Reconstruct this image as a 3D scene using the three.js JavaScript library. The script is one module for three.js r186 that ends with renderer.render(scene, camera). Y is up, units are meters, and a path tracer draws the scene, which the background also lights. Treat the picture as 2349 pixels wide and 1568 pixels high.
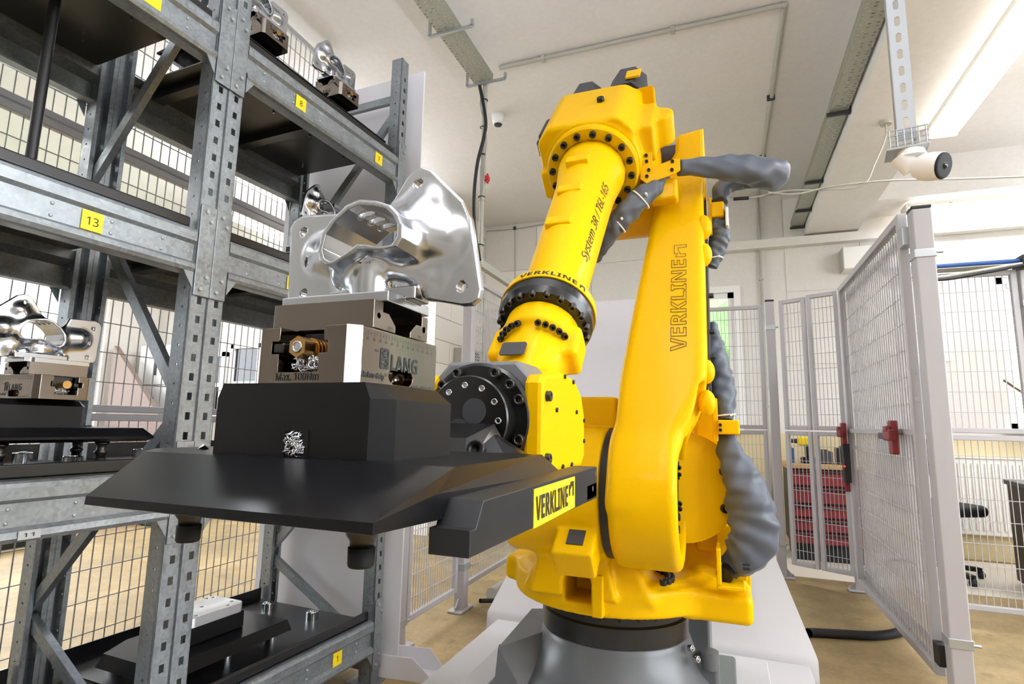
import * as THREE from 'three';
import { RoundedBoxGeometry } from 'three/addons/geometries/RoundedBoxGeometry.js';
import { ConvexGeometry } from 'three/addons/geometries/ConvexGeometry.js';
import { mergeGeometries, mergeVertices, toCreasedNormals } from 'three/addons/utils/BufferGeometryUtils.js';
import { RectAreaLightUniformsLib } from 'three/addons/lights/RectAreaLightUniformsLib.js';
RectAreaLightUniformsLib.init();

// ---------------------------------------------------------------- camera, sky, exposure
const scene = new THREE.Scene();
const CAMERA_HEIGHT = 1.0;
const camera = new THREE.PerspectiveCamera(2 * Math.atan(784 / 1280) * 180 / Math.PI, 2349 / 1568, 0.02, 60);
{
  const fwd = new THREE.Vector3(-0.35131829, 0.1456859, -0.92485192), up = new THREE.Vector3(0.03340269, 0.98914087, 0.14312443), right = new THREE.Vector3(0.93566005, 0.01938969, -0.35236958);
  const m = new THREE.Matrix4().makeBasis(right, up, fwd.clone().negate());
  camera.quaternion.setFromRotationMatrix(m);
  camera.position.set(0, CAMERA_HEIGHT, 0);
}
scene.background = new THREE.Color(7.2, 7.7, 8.3);      // bright overcast sky outside the windows
const renderer = new THREE.WebGLRenderer({ antialias: true });
renderer.toneMapping = THREE.LinearToneMapping;
renderer.toneMappingExposure = 1.62;
renderer.shadowMap.enabled = true;

// ---------------------------------------------------------------- helpers
let seed = 20240;
const rnd = () => { seed = (seed * 1664525 + 1013904223) >>> 0; return seed / 4294967296; };
const V = (x, y, z) => new THREE.Vector3(x, y, z);
const PI = Math.PI;
const taken = {};
const numbered = (n) => { const k = taken[n] = (taken[n] ?? -1) + 1; return k ? n + '_' + String(k).padStart(3, '0') : n; };
function tag(o, label, category, group, kind) {
  if (label) o.userData.label = label;
  if (category) o.userData.category = category;
  if (group) o.userData.group = group;
  if (kind) o.userData.kind = kind;
  return o;
}
function thing(name, label, category, pos = [0, 0, 0], turn = 0, group) {
  const o = new THREE.Group(); o.name = numbered(name); scene.add(o);
  o.position.set(...pos); o.rotation.y = turn;
  return tag(o, label, category, group);
}
function clean(g) {
  const n = g.index ? g.toNonIndexed() : g;
  if (!n.attributes.uv) n.setAttribute('uv', new THREE.BufferAttribute(new Float32Array(n.attributes.position.count * 2), 2));
  for (const k of Object.keys(n.attributes)) if (!['position', 'normal', 'uv'].includes(k)) n.deleteAttribute(k);
  if (!n.attributes.normal) n.computeVertexNormals();
  return n;
}
const merge = (gs) => gs.length === 1 ? gs[0] : mergeGeometries(gs.map(clean));
function part(name, geos, mat, parent, label) {
  const g = Array.isArray(geos) ? merge(geos) : geos;
  const m = new THREE.Mesh(g, mat); m.name = name; m.castShadow = m.receiveShadow = true;
  parent.add(m); if (label) m.userData.label = label; return m;
}
function solo(name, geos, mat, label, category, group) {
  const m = part(numbered(name), geos, mat, scene); return tag(m, label, category, group);
}
function struct(name, geos, mat) { const m = part(name, geos, mat, scene); m.userData.kind = 'structure'; return m; }
function copyOf(o, label, group) { const c = o.clone(); c.name = numbered(o.name.replace(/_\d{3}$/, '')); c.userData = { ...o.userData }; if (label) c.userData.label = label; if (group) c.userData.group = group; scene.add(c); return c; }
// boxes carry uv in metres
function uvBox(g) {
  const p = g.attributes.position, n = g.attributes.normal, uv = g.attributes.uv;
  for (let i = 0; i < p.count; i++) {
    const ax = Math.abs(n.getX(i)), ay = Math.abs(n.getY(i)), az = Math.abs(n.getZ(i));
    if (ax >= ay && ax >= az) uv.setXY(i, p.getZ(i), p.getY(i)); else if (ay >= az) uv.setXY(i, p.getX(i), p.getZ(i)); else uv.setXY(i, p.getX(i), p.getY(i));
  }
  return g;
}
const box = (w, h, d, x = 0, y = 0, z = 0) => uvBox(new THREE.BoxGeometry(w, h, d).translate(x, y, z));
const span = (x0, x1, y0, y1, z0, z1) => box(Math.abs(x1 - x0), Math.abs(y1 - y0), Math.abs(z1 - z0), (x0 + x1) / 2, (y0 + y1) / 2, (z0 + z1) / 2);
const rbox = (w, h, d, r, x = 0, y = 0, z = 0, s = 2) => uvBox(new RoundedBoxGeometry(w, h, d, s, Math.min(r, w / 2.01, h / 2.01, d / 2.01)).translate(x, y, z));
const rspan = (x0, x1, y0, y1, z0, z1, r = 0.004) => rbox(Math.abs(x1 - x0), Math.abs(y1 - y0), Math.abs(z1 - z0), r, (x0 + x1) / 2, (y0 + y1) / 2, (z0 + z1) / 2);
function aim(g, from, dir) { // y axis of g turned to dir, then moved to from
  const q = new THREE.Quaternion().setFromUnitVectors(V(0, 1, 0), dir.clone().normalize());
  return g.applyQuaternion(q).translate(from.x, from.y, from.z);
}
const cyl = (r0, r1, h, seg = 24, open = false) => new THREE.CylinderGeometry(r1, r0, h, seg, 1, open).translate(0, h / 2, 0); // base at origin, r0 at base
function rod(a, b, r, seg = 8, r2 = r) { const d = b.clone().sub(a); return aim(cyl(r, r2, d.length(), seg), a, d); }
function bar(a, b, w, h) { // rectangular bar, w across (horizontal), h the other way
  const d = b.clone().sub(a), l = d.length(), z = d.normalize(); let x = V(0, 1, 0).cross(z); if (x.length() < 1e-3) x = V(1, 0, 0); x.normalize();
  const y = z.clone().cross(x); const m = new THREE.Matrix4().makeBasis(x, y, z).setPosition(a.clone().addScaledVector(z, l / 2));
  return box(w, h, l).applyMatrix4(m);
}
function tube(pts, r, seg = 48, rad = 10, closed = false) { return new THREE.TubeGeometry(new THREE.CatmullRomCurve3(pts, closed, 'centripetal'), seg, r, rad, closed); }
const lathe = (pts, seg = 48) => new THREE.LatheGeometry(pts.map((p) => new THREE.Vector2(...p)), seg);
// lathe with hard edges at every profile corner
function turned(pts, seg = 48) {
  const out = []; for (let i = 0; i + 1 < pts.length; i++) out.push(lathe([pts[i], pts[i + 1]], seg)); return merge(out);
}
function poly(pts, depth, bevel = 0, holes = [], seg = 12) { // extruded along +z from 0
  const s = new THREE.Shape(pts.map((p) => new THREE.Vector2(...p)));
  for (const h of holes) s.holes.push(h);
  return new THREE.ExtrudeGeometry(s, { depth: depth - 2 * bevel, bevelEnabled: bevel > 0, bevelThickness: bevel, bevelSize: bevel, bevelOffset: -bevel, bevelSegments: 2, curveSegments: seg }).translate(0, 0, bevel);
}
const circ = (x, y, r) => new THREE.Path().absarc(x, y, r, 0, PI * 2, true);
const rectHole = (x, y, w, h) => new THREE.Path([[-1, -1], [-1, 1], [1, 1], [1, -1]].map(([a, b]) => new THREE.Vector2(x + a * w / 2, y + b * h / 2)));
function roundRect(w, h, r) { const s = new THREE.Shape(), x = -w / 2, y = -h / 2; s.moveTo(x + r, y); s.lineTo(x + w - r, y); s.absarc(x + w - r, y + r, r, -PI / 2, 0); s.lineTo(x + w, y + h - r); s.absarc(x + w - r, y + h - r, r, 0, PI / 2); s.lineTo(x + r, y + h); s.absarc(x + r, y + h - r, r, PI / 2, PI); s.lineTo(x, y + r); s.absarc(x + r, y + r, r, PI, 1.5 * PI); return s; }
// socket head screw: axis +y, head base at origin
function screwGeo(r, h, seg = 14) {
  const hex = [[0, h * 0.45], [r * 0.5, h * 0.45], [r * 0.5, h], [r * 0.88, h], [r, h * 0.86], [r, 0]].map((p) => new THREE.Vector2(...p));
  return new THREE.LatheGeometry(hex.reverse(), seg);
}
// ---------------------------------------------------------------- distance fields for cast bodies
const smin = (a, b, k) => { const h = Math.max(k - Math.abs(a - b), 0) / k; return Math.min(a, b) - h * h * k * 0.25; };
const smax = (a, b, k) => -smin(-a, -b, k);
const len2 = Math.hypot;
const sdBox = (x, y, z, cx, cy, cz, hx, hy, hz, r = 0) => {
  const a = Math.abs(x - cx) - hx + r, b = Math.abs(y - cy) - hy + r, c = Math.abs(z - cz) - hz + r;
  return Math.sqrt(Math.max(a, 0) ** 2 + Math.max(b, 0) ** 2 + Math.max(c, 0) ** 2) + Math.min(Math.max(a, b, c), 0) - r;
};
const sdCyl = (u, v, w, r, w0, w1, rr = 0) => { // radial u,v ; axial w
  const a = len2(u, v) - r + rr, b = Math.abs(w - (w0 + w1) / 2) - (w1 - w0) / 2 + rr;
  return Math.sqrt(Math.max(a, 0) ** 2 + Math.max(b, 0) ** 2) + Math.min(Math.max(a, b), 0) - rr;
};
const sdCap = (x, y, z, a, b, r0, r1 = r0) => {
  const dx = b[0] - a[0], dy = b[1] - a[1], dz = b[2] - a[2], t = Math.min(1, Math.max(0, ((x - a[0]) * dx + (y - a[1]) * dy + (z - a[2]) * dz) / (dx * dx + dy * dy + dz * dz)));
  return Math.sqrt((x - a[0] - dx * t) ** 2 + (y - a[1] - dy * t) ** 2 + (z - a[2] - dz * t) ** 2) - r0 - (r1 - r0) * t;
};
function sdPoly(px, py, P) {
  let d = 1e9, s = 1;
  for (let i = 0, j = P.length - 1; i < P.length; j = i++) {
    const ex = P[j][0] - P[i][0], ey = P[j][1] - P[i][1], wx = px - P[i][0], wy = py - P[i][1];
    const t = Math.min(1, Math.max(0, (wx * ex + wy * ey) / (ex * ex + ey * ey))); const bx = wx - ex * t, by = wy - ey * t; d = Math.min(d, bx * bx + by * by);
    const c1 = py >= P[i][1], c2 = py < P[j][1], c3 = ex * wy > ey * wx; if ((c1 && c2 && c3) || (!c1 && !c2 && !c3)) s = -s;
  }
  return s * Math.sqrt(d);
}
const sdExt = (d2, w, w0, w1, rr = 0) => { const a = d2 + rr, b = Math.abs(w - (w0 + w1) / 2) - (w1 - w0) / 2 + rr; return Math.sqrt(Math.max(a, 0) ** 2 + Math.max(b, 0) ** 2) + Math.min(Math.max(a, b), 0) - rr; };
function sdfMesh(f, lo, hi, cell) {
  const n = lo.map((v, i) => Math.ceil((hi[i] - v) / cell) + 1), [nx, ny, nz] = n, val = new Float32Array(nx * ny * nz);
  const P = (i, j, k) => [lo[0] + i * cell, lo[1] + j * cell, lo[2] + k * cell];
  for (let k = 0, o = 0; k < nz; k++) for (let j = 0; j < ny; j++) for (let i = 0; i < nx;) {
    const d = f(lo[0] + i * cell, lo[1] + j * cell, lo[2] + k * cell);
    // skip cells that are surely far from the surface
    const skip = Math.max(1, Math.min(nx - i, Math.floor(Math.abs(d) * 0.5 / cell) - 1));
    for (let q = 0; q < skip; q++) val[o++] = d; i += skip;
  }
  const id = new Int32Array(nx * ny * nz).fill(-1), pos = [], at = (i, j, k) => val[i + nx * (j + ny * k)];
  const E = [[0, 1], [2, 3], [4, 5], [6, 7], [0, 2], [1, 3], [4, 6], [5, 7], [0, 4], [1, 5], [2, 6], [3, 7]];
  const c = new Float64Array(8);
  for (let k = 0; k + 1 < nz; k++) for (let j = 0; j + 1 < ny; j++) for (let i = 0; i + 1 < nx; i++) {
    let m = 0; for (let q = 0; q < 8; q++) { c[q] = at(i + (q & 1), j + ((q >> 1) & 1), k + (q >> 2)); if (c[q] < 0) m |= 1 << q; }
    if (m === 0 || m === 255) continue;
    let x = 0, y = 0, z = 0, s = 0;
    for (const [a, b] of E) if ((c[a] < 0) !== (c[b] < 0)) { const t = c[a] / (c[a] - c[b]); x += (a & 1) + t * ((b & 1) - (a & 1)); y += ((a >> 1) & 1) + t * (((b >> 1) & 1) - ((a >> 1) & 1)); z += (a >> 2) + t * ((b >> 2) - (a >> 2)); s++; }
    id[i + nx * (j + ny * k)] = pos.length / 3; pos.push(lo[0] + (i + x / s) * cell, lo[1] + (j + y / s) * cell, lo[2] + (k + z / s) * cell);
  }
  const idx = [], quad = (a, b, d, e, flip) => { if (a < 0 || b < 0 || d < 0 || e < 0) return; flip ? idx.push(a, d, b, a, e, d) : idx.push(a, b, d, a, d, e); };
  const I = (i, j, k) => id[i + nx * (j + ny * k)];
  for (let k = 1; k + 1 < nz; k++) for (let j = 1; j + 1 < ny; j++) for (let i = 1; i + 1 < nx; i++) {
    const v = at(i, j, k) < 0;
    if (v !== (at(i + 1, j, k) < 0)) quad(I(i, j - 1, k - 1), I(i, j, k - 1), I(i, j, k), I(i, j - 1, k), !v);
    if (v !== (at(i, j + 1, k) < 0)) quad(I(i - 1, j, k - 1), I(i - 1, j, k), I(i, j, k), I(i, j, k - 1), !v);
    if (v !== (at(i, j, k + 1) < 0)) quad(I(i - 1, j - 1, k), I(i, j - 1, k), I(i, j, k), I(i - 1, j, k), !v);
  }
  const nor = new Float32Array(pos.length), e = cell * 0.35;
  for (let q = 0; q < pos.length; q += 3) {
    for (let it = 0; it < 2; it++) {
      const [x, y, z] = [pos[q], pos[q + 1], pos[q + 2]], d = f(x, y, z);
      let gx = f(x + e, y, z) - f(x - e, y, z), gy = f(x, y + e, z) - f(x, y - e, z), gz = f(x, y, z + e) - f(x, y, z - e); const l = Math.hypot(gx, gy, gz) || 1;
      const gl = l / (2 * e); if (it === 0) { const st = Math.max(-cell * 0.5, Math.min(cell * 0.5, d / Math.max(gl, 0.5))); pos[q] -= gx / l * st; pos[q + 1] -= gy / l * st; pos[q + 2] -= gz / l * st; } else { nor[q] = gx / l; nor[q + 1] = gy / l; nor[q + 2] = gz / l; }
    }
  }
  const g = new THREE.BufferGeometry();
  g.setAttribute('position', new THREE.Float32BufferAttribute(pos, 3)); g.setAttribute('normal', new THREE.BufferAttribute(nor, 3)); g.setIndex(idx);
  g.setAttribute('uv', new THREE.BufferAttribute(new Float32Array(pos.length / 3 * 2), 2));
  return g;
}
// ---------------------------------------------------------------- textures
function noiseTex(size, fn, srgb = true) {
  const d = new Uint8Array(size * size * 4);
  for (let y = 0; y < size; y++) for (let x = 0; x < size; x++) { const c = fn(x / size, y / size); const o = (y * size + x) * 4; for (let q = 0; q < 3; q++) d[o + q] = Math.max(0, Math.min(255, (Array.isArray(c) ? c[q] : c) * 255)); d[o + 3] = 255; }
  const t = new THREE.DataTexture(d, size, size); t.wrapS = t.wrapT = THREE.RepeatWrapping; t.magFilter = THREE.LinearFilter; t.minFilter = THREE.LinearMipmapLinearFilter; t.generateMipmaps = true; if (srgb) t.colorSpace = THREE.SRGBColorSpace; t.needsUpdate = true; return t;
}
const H = (x, y, s) => { let h = (x * 374761393 + y * 668265263 + s * 974634777) | 0; h = Math.imul(h ^ (h >>> 13), 1274126177); return ((h ^ (h >>> 16)) >>> 0) / 4294967296; };
function vn(u, v, f, s) { // tiling value noise, f cells across
  const x = u * f, y = v * f, i = Math.floor(x), j = Math.floor(y), a = x - i, b = y - j, sx = a * a * (3 - 2 * a), sy = b * b * (3 - 2 * b), m = (q) => ((q % f) + f) % f;
  const A = H(m(i), m(j), s), B = H(m(i + 1), m(j), s), C = H(m(i), m(j + 1), s), D = H(m(i + 1), m(j + 1), s);
  return A + (B - A) * sx + (C - A) * sy + (A - B - C + D) * sx * sy;
}
const fbm = (u, v, f, s) => (vn(u, v, f, s) * 0.5 + vn(u, v, f * 2, s + 1) * 0.27 + vn(u, v, f * 4, s + 2) * 0.15 + vn(u, v, f * 8, s + 3) * 0.08);
function spangle(u, v, f, s) { // zinc crystals: nearest cell's tone
  const x = u * f, y = v * f, i = Math.floor(x), j = Math.floor(y), m = (q) => ((q % f) + f) % f; let best = 9, tone = 0;
  for (let b = -1; b < 2; b++) for (let a = -1; a < 2; a++) { const ci = m(i + a), cj = m(j + b), dx = i + a + H(ci, cj, s) - x, dy = j + b + H(ci, cj, s + 5) - y, d = dx * dx + dy * dy; if (d < best) { best = d; tone = H(ci, cj, s + 9); } }
  return tone;
}
const rep = (t, u, v = u) => { const c = t.clone(); c.repeat.set(u, v); c.needsUpdate = true; return c; };
function printTex(w, h, draw) { const c = document.createElement('canvas'); c.width = w; c.height = h; const g = c.getContext('2d'); g.fillStyle = '#000'; g.fillRect(0, 0, w, h); g.fillStyle = g.strokeStyle = '#fff'; draw(g, w, h); const t = new THREE.CanvasTexture(c); t.magFilter = THREE.LinearFilter; return t; }
function inkMat(color, tex, rough = 0.6) { return new THREE.MeshStandardMaterial({ color, roughness: rough, alphaMap: tex, transparent: true, side: THREE.DoubleSide }); }
function fit(g, text, x, y, w, h) { const m = g.measureText(text).width; g.save(); g.translate(x, y); g.scale(w / m, h); g.fillText(text, 0, 0); g.restore(); }
function fitStroke(g, text, x, y, w, h) { const m = g.measureText(text).width; g.save(); g.translate(x, y); g.scale(w / m, h); g.strokeText(text, 0, 0); g.restore(); }
// sheet of print: centre c, axes u (text direction) and v (text up)
function sheet(w, h, c, u, v) { const n = u.clone().cross(v); return new THREE.PlaneGeometry(w, h).applyMatrix4(new THREE.Matrix4().makeBasis(u, v, n).setPosition(c)); }

// ---------------------------------------------------------------- materials
const S = (o) => new THREE.MeshStandardMaterial(o), PH = (o) => new THREE.MeshPhysicalMaterial(o);
const zincMap = noiseTex(256, (u, v) => { const t = 0.72 + 0.1 * spangle(u, v, 26, 3) + 0.12 * (fbm(u, v, 6, 11) - 0.5); return [t * 0.98, t, t * 1.01]; });
const zincRough = noiseTex(256, (u, v) => 0.36 + 0.16 * spangle(u, v, 26, 3) + 0.14 * (fbm(u, v, 8, 21) - 0.5), false);
const brushRough = noiseTex(256, (u, v) => 0.28 + 0.12 * vn(u, v, 128, 5) + 0.1 * vn(u * 1, v, 8, 6), false);
const floorMap = noiseTex(1024, (u, v) => { const a = fbm(u, v, 5, 31), b = fbm(u, v, 24, 41), c = vn(u, v, 256, 51); const s = vn(u, v, 40, 61); const spot = s > 0.9 ? (s - 0.9) * 2.2 : 0; const t = 0.60 + 0.22 * (a - 0.5) + 0.16 * (b - 0.5) + 0.06 * (c - 0.5) - spot * 0.5; return [t * 1.03, t * 0.88, t * 0.60]; });
const plasterMap = noiseTex(512, (u, v) => { const t = 0.87 + 0.03 * (fbm(u, v, 6, 71) - 0.5) + 0.02 * (vn(u, v, 128, 81) - 0.5); return [t, t * 0.992, t * 0.98]; });
const M = {
  yellow: PH({ color: new THREE.Color().setRGB(0.80, 0.455, 0.0), roughness: 0.45, specularIntensity: 0.12, clearcoat: 0.08, clearcoatRoughness: 0.12 }),
  grey: PH({ color: new THREE.Color().setRGB(0.10, 0.105, 0.11), roughness: 0.4, clearcoat: 0.3, clearcoatRoughness: 0.25 }),
  darkPlastic: S({ color: 0x38383d, roughness: 0.55 }),
  blackCast: PH({ color: 0x0a0b0c, roughness: 0.3, clearcoat: 0.25, clearcoatRoughness: 0.2 }),
  greyCast: S({ color: 0x7d7f83, roughness: 0.45, metalness: 0.5 }),
  black: S({ color: 0x121214, roughness: 0.42 }),
  anodized: PH({ color: 0x0e0e11, roughness: 0.28, specularIntensity: 0.42, clearcoat: 0.05, clearcoatRoughness: 0.3 }),
  riser: PH({ color: 0x0a0a0c, roughness: 0.42, specularIntensity: 0.6 }),
  barGrey: S({ color: 0x1e2024, roughness: 0.42, metalness: 0.2 }),
  rubber: S({ color: 0x0d0d0e, roughness: 0.7 }),
  steel: S({ color: 0x80776d, roughness: 0.3, metalness: 1, roughnessMap: rep(brushRough, 6, 6) }),
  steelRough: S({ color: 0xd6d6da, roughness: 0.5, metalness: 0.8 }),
  alu: S({ color: 0xbec1c5, roughness: 0.23, metalness: 1 }),
  aluMatte: S({ color: 0xe4e5e7, roughness: 0.4, metalness: 0.9 }),
  chrome: S({ color: 0xc9cacc, roughness: 0.14, metalness: 1 }),
  swarf: S({ color: 0xeef0f3, roughness: 0.2, metalness: 1 }),
  brass: S({ color: 0xb8935c, roughness: 0.3, metalness: 1 }),
  zinc: S({ color: 0xc4c8cb, map: rep(zincMap, 5, 5), roughnessMap: rep(zincRough, 5, 5), roughness: 1, metalness: 0.78 }),
  zincPlain: S({ color: 0xb4b8ba, roughness: 0.42, metalness: 0.8 }),
  trayBlack: PH({ color: 0x0e0e10, roughness: 0.34, clearcoat: 0.2, clearcoatRoughness: 0.3 }),
  white: PH({ color: 0xc4c1c0, roughness: 0.42, clearcoat: 0.15, clearcoatRoughness: 0.3 }),
  fence: S({ color: 0xa8a4a4, roughness: 0.45 }),
  wire: S({ color: 0x8f8b88, roughness: 0.45, metalness: 0.2 }),  // white wires coloured darker to give their backlit look
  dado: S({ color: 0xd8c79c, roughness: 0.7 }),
  whitePlastic: S({ color: 0xe9e7e4, roughness: 0.4 }),
  panel: S({ color: 0xd8d6da, roughness: 0.5 }),
  conduit: S({ color: 0xa9a79c, roughness: 0.55 }),
  wall: S({ color: 0xfaf7f2, roughness: 0.9, map: rep(plasterMap, 0.5, 0.5) }),
  ceiling: S({ color: 0xfcfaf8, roughness: 0.92, map: rep(plasterMap, 0.4, 0.4) }),
  tile: S({ color: 0xeeeae2, roughness: 0.6 }),
  tile2: S({ color: 0xeae6dd, roughness: 0.6 }),
  joint: S({ color: 0xcabfae, roughness: 0.9 }),
  floor: S({ color: 0xf2f2f2, roughness: 0.62, map: rep(floorMap, 0.35, 0.35) }),
  paleFloor: S({ color: 0xd8cfbe, roughness: 0.6 }),
  label: S({ color: 0xf2d411, roughness: 0.5 }),
  ink: S({ color: 0x16150f, roughness: 0.6 }),
  red: S({ color: 0x74181b, roughness: 0.45 }),
  redBright: S({ color: 0xc02026, roughness: 0.4 }),
  cabinetRed: S({ color: 0x7c2226, roughness: 0.45 }),
  sleeve: PH({ color: 0x515761, roughness: 0.5, sheen: 0.4, sheenRoughness: 0.5, sheenColor: new THREE.Color(0.7, 0.75, 0.8) }),
  cable: S({ color: 0x17171a, roughness: 0.55 }),
  greyCable: S({ color: 0xa8a59a, roughness: 0.6 }),
  blueCable: S({ color: 0x234a86, roughness: 0.5 }),
  wood: S({ color: 0xb58f5e, roughness: 0.6 }),
  glass: PH({ color: 0xffffff, transmission: 1, thickness: 0, roughness: 0.02, ior: 1.45 }),
  acrylic: S({ color: 0xd9d6d4, transparent: true, opacity: 0.5, roughness: 0.15 }),
  darkGlass: S({ color: 0x14161a, roughness: 0.15 }),
  tie: S({ color: 0xe8e8e4, roughness: 0.5 }),
  lampBody: S({ color: 0xe6e2d8, roughness: 0.5 }),
};
// ---------------------------------------------------------------- lamps (fluorescent battens, each with its own light)
const XL = -6.2, XR = 4.2, ZB = -5.7, ZF = 3.2, CEIL = 3.25;
const LAMP_POWER = 12, glow = S({ color: 0xffffff, emissive: 0xfffaf2, emissiveIntensity: 7, roughness: 0.4 });
function batten(x, y, z, length, alongX, label, hung = true, up = 0.6, down = 1) {
  const t = thing('fluorescent_lamp', label, 'lamp', [x, y, z], alongX ? PI / 2 : 0, 'fluorescent battens under the ceiling');
  part('lamp_housing', [rbox(0.15, 0.045, length, 0.015, 0, 0.045, 0)], M.lampBody, t);
  part('diffuser', [rbox(0.135, 0.05, length - 0.03, 0.022, 0, 0, 0)], glow, t, 'glowing white diffuser');
  for (const s of [-1, 1]) part('end_cap', [rbox(0.145, 0.085, 0.03, 0.012, 0, 0.018, s * (length / 2))], M.lampBody, t);
  for (const s of [-1, 1]) part('clip', [box(0.16, 0.012, 0.02, 0, 0.028, s * length * 0.3)], M.zincPlain, t);
  if (hung) for (const s of [-1, 1]) { const zc = s * length * 0.26; part('chain', [0, 1].map((q) => rod(V(q ? 0.012 : -0.012, 0.06, zc), V(0, CEIL - y, zc + 0.02), 0.0025, 5)), M.zincPlain, t); part('ceiling_hook', [box(0.03, 0.012, 0.03, 0, CEIL - y - 0.006, zc + 0.02)], M.zincPlain, t); }
  const l = new THREE.RectAreaLight(0xeaf0ff, LAMP_POWER * down, 0.13, length - 0.04); l.position.set(0, -0.032, 0); l.rotation.x = -PI / 2; l.castShadow = true; t.add(l); l.name = 'lamp_light';
  const u = new THREE.RectAreaLight(0xdfe8ff, LAMP_POWER * up, 0.10, length - 0.08); u.position.set(0, 0.075, 0); u.rotation.x = PI / 2; u.castShadow = true; u.name = 'added_uplight'; t.add(u);  // upward light added to brighten the ceiling
  part('added_top_glow', [box(0.11, 0.006, length - 0.06, 0, 0.069, 0)], glow, t, 'glowing top added to brighten the ceiling');  // glowing face added to go with the upward light
  return t;
}
batten(1.27, 2.75, -3.04, 1.5, false, 'long fluorescent lamp hung on chains beside the security camera', true, 0.35, 1.2);
batten(2.25, 2.84, -5.42, 1.5, true, 'fluorescent lamp fixed crosswise above the blind window', false, 0.2, 1);
batten(-3.2, 2.72, -3.4, 1.5, false, 'fluorescent lamp behind the mesh, nearer the storage rack', true, 3, 2.2);
batten(-3.79, 2.68, -4.0, 1.4, false, 'fluorescent lamp behind the mesh, farther from the storage rack', true, 3, 2.2);
for (const [x, z, w, d, u, h = 2.45] of [[1.7, -0.75, 'gate', 0.2, 9], [-0.2, -0.3, 'robot', 0.08, 6.5, 2.1], [-3.3, -0.2, 'rack', 0.35, 3], [1.7, 1.4, 'entrance', 0.3, 1.6], [-0.5, 1.4, 'entrance wall', 0.3, 1.6], [-3.3, 1.9, 'rack entrance', 0.6, 2.6], [3.0, -2.6, 'blind window', 0.7, 1.4], [3.0, -4.4, 'far corner', 0.6, 1.2]]) batten(x, h, z, 1.5, false, 'added unseen fluorescent lamp over the aisle by the ' + w, true, u, d);  // battens out of view, added to brighten ceiling and walls

// ---------------------------------------------------------------- the hall
const T = 0.2;
struct('floor', [span(XL - T, XR + T, -T, 0, ZB - T, ZF + T)], M.floor);
struct('ceiling', [span(XL - T, XR + T, CEIL, CEIL + T, ZB - T, ZF + T)], M.ceiling);
function wallWithOpenings(u0, u1, y1, openings, mk) { // boxes round the openings
  const out = []; let u = u0; openings.sort((a, b) => a[0] - b[0]);
  for (const [a, b, c, d] of openings) { out.push(mk(u, a, 0, y1), mk(a, b, 0, c), mk(a, b, d, y1)); u = b; } out.push(mk(u, u1, 0, y1)); return out;
}
const W1 = [-0.42, 0.125, 1.0, 2.31], W2 = [2.17, 3.15, 1.03, 2.3], W3 = [-5.6, -4.2, 1.0, 2.7], W5 = [-3.0, 1.2, 0.9, 2.9], W6 = [-4.0, -0.2, 0.9, 2.9];
const wallBack = struct('wall_back', wallWithOpenings(XL - T, XR + T, CEIL, [W1, W2], (a, b, c, d) => span(a, b, c, d, ZB - T, ZB)), M.wall);
struct('wall_front', wallWithOpenings(XL - T, XR + T, CEIL, [W3], (a, b, c, d) => span(a, b, c, d, ZF, ZF + T)), M.wall);
struct('wall_left', wallWithOpenings(ZB, ZF, CEIL, [W6], (a, b, c, d) => span(XL - T, XL, c, d, a, b)), M.wall);
struct('wall_right', wallWithOpenings(ZB, ZF, CEIL, [W5], (a, b, c, d) => span(XR, XR + T, c, d, a, b)), M.wall);
// projecting corner beyond the mesh
const PX = -2.52, PZ = -4.6;
const wallPier = struct('wall_corner', [span(XL, PX - 0.012, 0, CEIL, ZB, PZ)], M.joint);
// facing slabs on the corner and on the back wall, one by one
{
  const h = 0.215, w = 0.6; let r = 0;
  for (let y = 0.02; y < CEIL - 0.02; y += h + 0.006, r++) for (let z = PZ + (r % 2) * 0.3; z > ZB; z -= w + 0.006) {
    const z1 = Math.min(z, PZ), z0 = Math.max(z - w, ZB); if (z1 - z0 < 0.05) continue;
    part('facing_slab', [span(PX - 0.012, PX, y, Math.min(y + h, CEIL), z0, z1)], (r * 7 + Math.round(z * 10)) % 3 ? M.tile : M.tile2, wallPier);
  }
  part('front_plaster', [span(XL, PX, 0, CEIL, PZ, PZ + 0.012)], M.wall, wallPier);
  let c = 0;
  for (const [y0, y1] of [[2.28, 2.70], [2.71, 3.19], [1.6, 2.27]]) for (let x = PX + 0.01; x < XR - 0.1; x += 0.62, c++) {
    const x1 = Math.min(x + 0.612, XR); if (x < W1[1] + 0.05 && x1 > W1[0] - 0.05 && y0 < 2.35) continue; if (x < W2[1] + 0.05 && x1 > W2[0] - 0.05 && y0 < 2.35) continue;
    part('wall_panel', [span(x, x1, y0, y1, ZB, ZB + 0.008)], c % 4 ? M.wall : M.tile2, wallBack);
  }
}
struct('trim_1', [span(-0.05, XR, 2.70, 2.78, ZB + 0.008, ZB + 0.10)], M.wall);
struct('baseboard_back', [span(PX + 0.001, XR, 0, 0.965, ZB + 0.0005, ZB + 0.010)], M.dado);
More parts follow.
